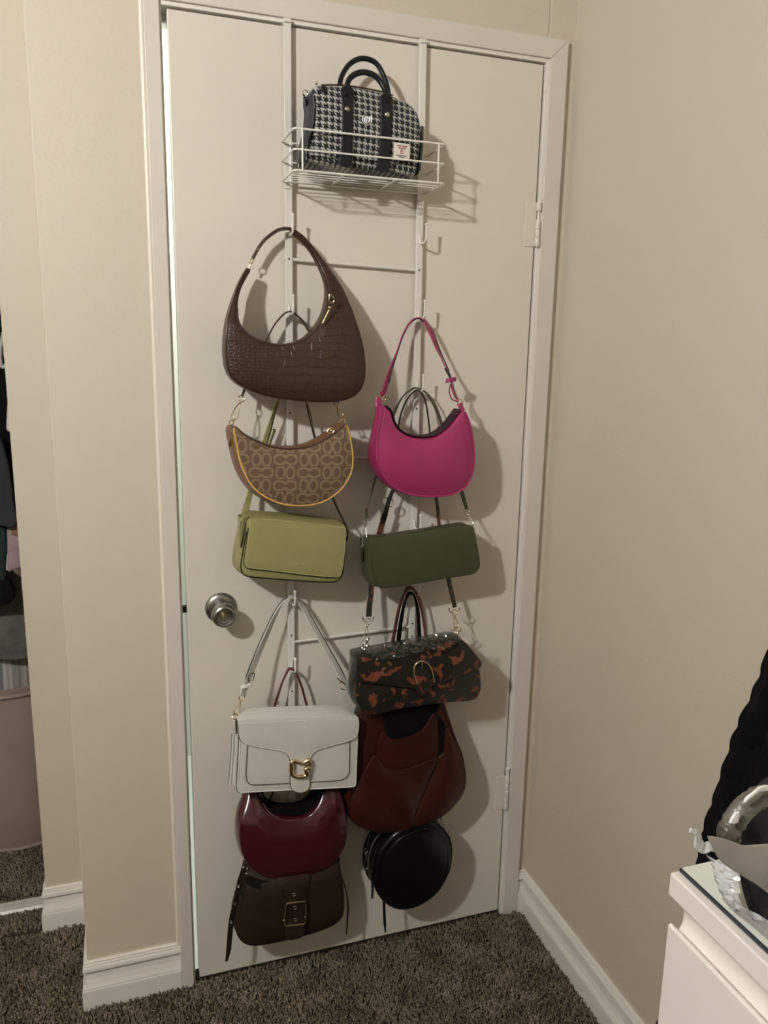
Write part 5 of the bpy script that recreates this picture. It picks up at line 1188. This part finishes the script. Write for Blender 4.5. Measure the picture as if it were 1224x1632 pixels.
# ================================================================== DRESSER on the right
DX, DYE, DZ = 0.3245, -1.1055, 1.0
dr = thing('dresser', 'white chest of drawers against the right wall', 'dresser', (0.57, -1.45, 0.0))
YN = -1.905
XB = RX - 0.018
pf = [P(1040 + a / 6.0, 1360 + b / 6.0, DYE) for a, b in ((165, 185), (152, 385), (290, 530), (296, 560), (288, 640), (268, 690), (245, 722), (150, 685))]
top_z, lip_z, rec_z, dr_z = DZ, pf[1].z, pf[2].z, pf[7].z
x_top, x_rec, x_dr = DX, pf[2].x, pf[7].x
MB().box(x_rec + 0.012, XB, DYE - 0.018, DYE, 0.0, rec_z).box(x_rec + 0.012, XB, YN, YN + 0.018, 0.0, rec_z).box(XB - 0.01, XB, YN, DYE, 0.05, rec_z).box(x_rec + 0.03, XB, YN, DYE, 0.03, 0.05).build('carcass', DRESSER, dr, False, 0.001)
MB().prism([(x_top, DZ), (x_top, lip_z), (x_rec, rec_z), (XB, rec_z), (XB, DZ)], 'y', YN, DYE).build('top_board', DRESSER, dr, False, 0.0015)
# grooved rails and drawer fronts
hgt = (dr_z - 0.06) / 4
cove = [(pf[2].x, pf[2].z), (pf[3].x, pf[3].z), (pf[4].x, pf[4].z), (pf[5].x, pf[5].z), (pf[6].x, pf[6].z)]
for k in range(4):
    zt_ = dr_z - k * hgt; dz_ = zt_ - dr_z
    d = MB()
    xr = pf[6].x
    d.prism([(x_dr, zt_), (x_dr + 0.003, zt_ + 0.0015), (xr, zt_ - 0.004 if k else pf[6].z), (xr, zt_ - hgt + 0.006), (x_dr, zt_ - hgt + 0.006)], 'y', YN, DYE + 0.0005)
    dw = d.build('drawer', DRESSER, dr, False, 0.0008)
    cv = [(a, b + dz_) for a, b in cove]
    MB().prism(cv + [(cv[-1][0] + 0.02, cv[-1][1] - 0.002), (cv[0][0] + 0.03, cv[0][1])], 'y', YN, DYE - 0.0005).build('finger_groove', DRESSER, dw, True)
gl = thing('glass_top', 'white-backed glass sheet lying on the white dresser', 'glass', (0.57, -1.45, DZ))
gx = PZ(1080.5, 1388, DZ).x
MB().box(gx, XB - 0.005, YN + 0.01, DYE - 0.002, DZ + 0.0004, DZ + 0.0038).build('pane', GLASSEDGE, gl, False, 0.0004)
MB().box(gx + 0.0018, XB - 0.006, YN + 0.012, DYE - 0.003, DZ + 0.0022, DZ + 0.0042).build('pane_face', GLASS, gl, False)

# black garment hanging on the wall beyond the dresser
gx_ = RX - 0.055
edge = []
raw = [PX(a, b, gx_) for a, b in ((1300, 820), (1262, 930), (1226, 1042), (1206, 1100), (1178, 1160), (1158, 1222), (1143, 1275), (1128, 1322), (1118, 1375), (1106, 1440), (1090, 1510), (1066, 1590), (1054, 1632), (1040, 1690))]
cp = resample(catmull(raw, False, 10), 0.006)
gm = thing('black_garment', 'black scallop-edged garment hanging on the right wall behind the dresser', 'clothing', (gx_, -0.9, cp[-1].z))
V = []; F = []; NW = 46
for i, p_ in enumerate(cp):
    sc = 0.0042 * abs(math.sin(i * 0.36)) + 0.002 * noise.noise(Vector((i * 0.3, 2, 0)))
    for j in range(NW):
        t = j / (NW - 1); spread = 0.40 * t
        fold = 0.016 * math.sin(t * 26 + 0.25 * math.sin(p_.z * 9)) * min(1, t * 6) + 0.008 * noise.noise(Vector((t * 9, p_.z * 4, 0.5)))
        V.append((p_.x - fold - 0.004, p_.y + sc * (1 - t) - spread * (0.45 + 0.55 * (cp[0].z - p_.z) / (cp[0].z - cp[-1].z)), p_.z))
for i in range(len(cp) - 1):
    for j in range(NW - 1): F.append((i * NW + j, i * NW + j + 1, (i + 1) * NW + j + 1, (i + 1) * NW + j))
ob = MB().add(V, F).build('cloth', CLOTHBLACK, gm); sm = ob.modifiers.new('solid', 'SOLIDIFY'); sm.thickness = 0.004; sm.offset = 0
trim = [Vector(V[i * NW]) for i in range(len(cp))]
MB().tube(trim, 0.0022, False, 6).build('scalloped_hem', CLOTHBLACK, gm)
MB().tube(catmull([(gx_, -1.02, 1.50), (gx_ - 0.01, -0.95, 1.545), (gx_ - 0.01, -0.90, 1.56), (gx_ - 0.01, -0.85, 1.545), (gx_, -0.76, 1.49)], False, 6), 0.006, False, 8).build('hanger_bar', HANGER, gm)
MB().tube(catmull([(gx_ - 0.01, -0.90, 1.56), (gx_ - 0.01, -0.90, 1.59), (gx_, -0.885, 1.61), (RX - 0.02, -0.90, 1.62), (RX + 0.001, -0.90, 1.625)], False, 5), 0.003, False, 8).build('hanger_hook', STEEL, gm)
gtop = cp[0].z

# open mailer with a black bag on the dresser
YD = -1.19
pbag = thing('plastic_mailer', 'crumpled silver and grey plastic mailer lying open on the dresser', 'plastic bag', (0.45, -1.2, DZ + 0.006))
def crump(x, z): return 0.006 * noise.noise(Vector((x * 45, z * 60, 7.3))) + 0.004 * noise.noise(Vector((x * 110, z * 120, 2.3)))
def Q(pts, y): return [(p.x, p.z) for p in [P(1040 + a / 6.0, 1360 + b / 6.0, y) for a, b in pts]]
def R15(pts, y): return [P(1084 + a / 8.157, 1200 + b / 8.157, y) for a, b in pts]
# silver crinkled skirt of the bag lying along the glass: strip between rim curve and glass contact curve
rim = [P(1040 + a / 6.0, 1360 + b / 6.0, y) for a, b, y in ((645, 85, -1.130), (700, 100, -1.140), (780, 150, -1.152), (830, 225, -1.165), (835, 330, -1.175), (840, 450, -1.19), (900, 545, -1.205), (1000, 580, -1.22), (1100, 640, -1.235), (1200, 720, -1.25), (1300, 800, -1.27))]
foot = [PZ(1040 + a / 6.0, 1360 + b / 6.0, DZ + 0.007) for a, b in ((645, 90), (632, 180), (632, 280), (650, 370), (690, 450), (780, 560), (880, 640), (990, 730), (1090, 815), (1200, 900), (1320, 1000))]
ca, cb2 = catmull(rim, False, 8), catmull(foot, False, 8); V = []; F = []; m_ = 12
for i, (p_, q_) in enumerate(zip(ca, cb2)):
    for k in range(m_):
        t = k / (m_ - 1); c_ = p_.lerp(q_, t) + Vector((-0.010 * math.sin(math.pi * t), 0, 0.006 * math.sin(math.pi * t)))
        e = 0.009 * noise.noise(Vector((i * 0.22, t * 3.0, 3.7))) + 0.005 * noise.noise(Vector((i * 0.6, t * 6.0, 9.7)))
        c_ += Vector((-e, e * 0.4, e * 0.8)) * math.sin(math.pi * min(1, t + 0.1)) ; c_.z = max(c_.z, DZ + 0.0068); V.append(c_)
for i in range(len(ca) - 1):
    for k in range(m_ - 1): F.append((i * m_ + k, i * m_ + k + 1, (i + 1) * m_ + k + 1, (i + 1) * m_ + k))
sk = MB().add(V, F).build('crinkled_side', SILVERPLASTIC, pbag)
# grey flap panel
ol = [(p.x, p.z) for p in R15([(375, 1098), (560, 1125), (700, 1165), (820, 1215), (980, 1210), (1200, 1195), (1500, 1180), (1500, 2000), (1250, 1900), (1000, 1720), (850, 1632), (740, 1560), (600, 1470), (500, 1370), (440, 1250)], -1.235)]
fr, _ = slab(ol, lambda x, z: -1.235, 0.0022, r=0.0008, puff=0.004, grid=0.012, disp=crump); fr.build('grey_flap', GREYPLASTIC, pbag)
ribbon(R15([(130, 1005), (210, 1040), (232, 1110), (240, 1180), (300, 1235), (380, 1215), (460, 1225)], -1.232), [0.003, 0.004, 0.007, 0.008, 0.007, 0.006, 0.006], 0.0015, (1, 0.3, 0.5)).build('torn_strip', SILVERPLASTIC, pbag)
# black bag inside, with a plastic-wrapped handle
bi = thing('black_bag', 'black bag with a plastic-wrapped handle inside the mailer on the dresser', 'bag', (0.47, -1.22, DZ + 0.012))
ol = [(p.x, p.z) for p in R15([(780, 1200), (740, 1150), (790, 1000), (870, 830), (1000, 720), (1142, 680), (1350, 690), (1550, 800), (1600, 1200), (1500, 1700), (1350, 2300), (1100, 2300), (950, 2050), (860, 1700)], -1.205)]
f, s_, o2 = body(ol, -1.205, -1.175, r=0.006, puff=0.008, grid=0.014, disp=crump, shift=(0.035, 0.004))
f.add(s_.v, s_.f); f.build('body', BLACKLEATHER, bi)
hp = R15([(640, 1140), (620, 1050), (680, 930), (760, 800), (860, 690), (980, 600), (1100, 555), (1250, 560), (1400, 640), (1500, 800)], -1.222)
hn = MB().tube(catmull(hp, False, 6), 0.0065, False, 10, rad=[0.0075 + 0.0012 * noise.noise(Vector((i * 0.4, 0, 3))) for i in range(55)]).build('handle', WRAPPLASTIC, bi)
for pts in ([(650, 920), (690, 840), (740, 770), (775, 760), (780, 860), (740, 935), (700, 930)], [(845, 650), (870, 590), (960, 520), (1060, 440), (1150, 430), (1300, 450), (1300, 490), (1150, 500), (1040, 515), (950, 580)]):
    fr, _ = slab([(p.x, p.z) for p in R15(pts, -1.232)], -1.232, 0.002, r=0.0008, puff=0.002, grid=0.006, ds=0.004, disp=lambda x, z: 0.003 * noise.noise(Vector((x * 160, z * 160, 1)))); fr.build('white_wrap', mat('white_plastic_wrap', (0.66, 0.65, 0.63), 0.25, bump=(90, 0.5, 0.003)), hn)

# ================================================================== CLOSET
YC_ = 0.52
def CZ(zf, pts, y): return [(p.x, p.z) for p in T(zf, pts, y)]
def garment(name, label, zf, pts, y, d, material, part='cloth', amp=0.004):
    ol = CZ(zf, pts, y); zs = min(z for x, z in ol); xs = sum(x for x, z in ol) / len(ol)
    t = thing(name, label, 'clothing', (xs, y, zs))
    f, s_, o2 = body(ol, y, y + d, r=min(0.006, d * 0.4), puff=d * 0.3, grid=0.02, ds=0.010, disp=lambda x, z: amp * math.sin(x * 90 + 2 * math.sin(z * 11)) + amp * noise.noise(Vector((x * 25, z * 12, y))))
    f.add(s_.v, s_.f); f.build(part, material, t)
    return t
rod = thing('closet_rod', 'dark closet rod carrying the hanging clothes', 'rod', (-1.1, 0.64, 1.70))
MB().tube([(-1.9, 0.64, 1.70), (LX, 0.64, 1.70)], 0.014, False, 14).build('bar', STEEL, rod)
MB().lathe([(0.0, 0.0), (0.03, 0.0), (0.03, -0.008), (0.018, -0.012), (0, -0.012)], (LX, 0.64, 1.70), 'x', 18).build('rod_socket', STEEL, rod)
g1 = garment('black_coat', 'long black coat hanging at the front of the closet', 17, [(-500, -200), (-60, -190), (60, -120), (190, 300), (260, 800), (320, 1500), (400, 2500), (380, 2600), (-500, 2600)], 0.56, 0.045, CLOTHBLACK)
g2 = garment('white_garment', 'narrow strip of a white garment between black clothes in the closet', 17, [(78, 980), (150, 960), (190, 1300), (170, 1560), (110, 1560), (58, 1555), (70, 1250)], 0.535, 0.012, CLOTHWHITE)
g3 = garment('charcoal_jacket', 'charcoal grey jacket with gathered hem in the closet', 18, [(-500, 30), (-100, 60), (0, 110), (50, 250), (85, 400), (115, 600), (135, 760), (170, 830), (150, 920), (90, 945), (-60, 910), (-500, 880)], 0.50, 0.03, CLOTHDARK)
g4 = garment('teal_garment', 'deep teal garment hanging below the charcoal jacket', 18, [(-500, 850), (-60, 880), (40, 930), (60, 1100), (50, 1300), (40, 1440), (-60, 1450), (-500, 1440)], 0.525, 0.02, CLOTHTEAL)
g5 = garment('mauve_garment', 'dusty mauve garment with pointed hem in the closet', 18, [(66, 930), (130, 930), (260, 960), (290, 1130), (270, 1290), (140, 1325), (76, 1352), (66, 1250), (64, 1080)], 0.53, 0.012, CLOTHMAUVE)
g6 = garment('camel_garment', 'camel brown sleeve end above the mauve garment', 18, [(185, 810), (265, 830), (285, 1000), (160, 1012), (96, 1000), (140, 930)], 0.522, 0.006, CLOTHCAMEL)
g7 = garment('black_trousers', 'black garment end hanging over the laundry hamper', 18, [(-500, 1430), (60, 1440), (115, 1500), (135, 1560), (110, 1630), (40, 1665), (-500, 1680)], 0.515, 0.03, CLOTHBLACK)
g8 = garment('grey_garment', 'dim grey garment at the back above the hamper', 18, [(85, 1340), (160, 1390), (250, 1440), (330, 1470), (380, 2100), (-200, 2100), (-200, 1500)], 0.60, 0.02, mat('dim_grey_cloth', (0.10, 0.09, 0.085), 0.9, var=(20, 0.3)))
g9 = garment('clothing_tag', 'small white tag beside the camel sleeve', 18, [(150, 748), (200, 745), (205, 806), (152, 808)], 0.512, 0.003, CLOTHWHITE, 'tag', 0.0)
hgr = thing('clothes_hanger', 'grey plastic hanger at the edge of the closet opening', 'hanger', tuple(T(17, [(30, 960)], 0.50)[0]))
MB().tube(catmull(T(17, [(32, 640), (22, 700), (6, 800), (4, 900), (22, 962), (55, 945), (85, 920)], 0.50), False, 6), 0.0048, False, 10).build('arm', HANGER, hgr)
MB().tube(catmull(T(17, [(30, 780), (40, 830), (60, 900), (90, 960)], 0.505), False, 6), 0.0035, False, 8).build('bar', HANGER, hgr)
# laundry hamper: soft round canvas bin with striped laundry
hf = PZ(35, 1353, 0.008); hr = 0.178; hc = Vector((hf.x - 0.012, hf.y + hr * 0.95, 0.0))
hm = thing('laundry_hamper', 'round taupe canvas laundry hamper standing in the closet', 'hamper', tuple(hc))
zr = P(27, 940 + 880 / 5.436, hf.y).z - 0.012
prof = [(hr * 0.93, 0.008), (hr * 0.97, 0.03), (hr * 1.02, zr * 0.35), (hr * 1.03, zr * 0.7), (hr, zr - 0.01), (hr, zr + 0.008), (hr * 1.01, zr + 0.012), (hr * 1.01, zr + 0.022), (hr * 0.97, zr + 0.022), (hr * 0.96, zr - 0.03), (hr * 0.9, 0.02), (0.0, 0.02)]
mb = MB().lathe(prof, hc, 'z', 56)
mb.v = [(x + (0.008 * noise.noise(Vector((x * 9, y * 9, z * 5))) if 0.05 < z < zr - 0.02 else 0), y + (0.010 * noise.noise(Vector((x * 8, y * 9, z * 6 + 4))) if 0.05 < z < zr - 0.02 else 0), z) for x, y, z in mb.v]
mb.build('canvas_wall', CLOTHTAUPE, hm)
MB().tube(circle_path(hc + Vector((0, 0, zr + 0.002)), hr * 1.012, (1, 0, 0), (0, 1, 0), 56), 0.006, True, 8).build('rim_binding', CLOTHTAUPE, hm)
MB().tube(circle_path(hc + Vector((0, 0, 0.010)), hr * 0.945, (1, 0, 0), (0, 1, 0), 56), 0.005, True, 8).build('base_binding', CLOTHTAUPE, hm)
lz = P(30, 1018, hc.y).z
la = thing('striped_laundry', 'grey striped laundry heaped in the taupe hamper', 'clothing', (hc.x, hc.y, zr - 0.06))
mb = MB().lathe([(hr * 0.93, zr - 0.06), (hr * 0.94, zr + 0.02), (hr * 0.93, (zr + lz) / 2), (hr * 0.90, lz - 0.015), (hr * 0.82, lz), (hr * 0.4, lz + 0.01), (0.0, lz + 0.012), ], hc, 'z', 60)
mb.v = [(x + 0.012 * noise.noise(Vector((x * 14, y * 14, z * 6))), y + 0.012 * noise.noise(Vector((x * 14 + 5, y * 14, z * 6))), z) for x, y, z in mb.v]
mb.build('cloth', STRIPE, la)
cl_ = thing('wall_clip', 'tiny white plastic clip on the wall corner beside the closet', 'clip', tuple(T(18, [(572, 560)], SY)[0]))
c_ = T(18, [(540, 520), (570, 502), (598, 508), (598, 532)], SY - 0.004)
fr, _ = slab([(p.x, p.z) for p in c_], SY - 0.005, 0.004, grid=0.01, ds=0.002, sharp=True); fr.build('clip_arm', WHITEEDGE, cl_)
fr, _ = slab(CZ(18, [(556, 565), (600, 568), (602, 610), (560, 608)], SY - 0.003), SY - 0.0035, 0.0034, grid=0.01, ds=0.002, sharp=True); fr.build('clip_base', WHITEEDGE, cl_)
nl = thing('wall_nail', 'small painted-over nail on the right wall', 'nail', tuple(PX(1072, 514, RX)))
q_ = PX(1072, 514, RX)
MB().lathe([(0.0, -0.0022), (0.0018, -0.002), (0.0026, -0.0006), (0.0028, 0.0008), (0, 0.0008)], q_, 'x', 12).build('nail_head', WALL, nl)
print('objects', len(bpy.data.objects))
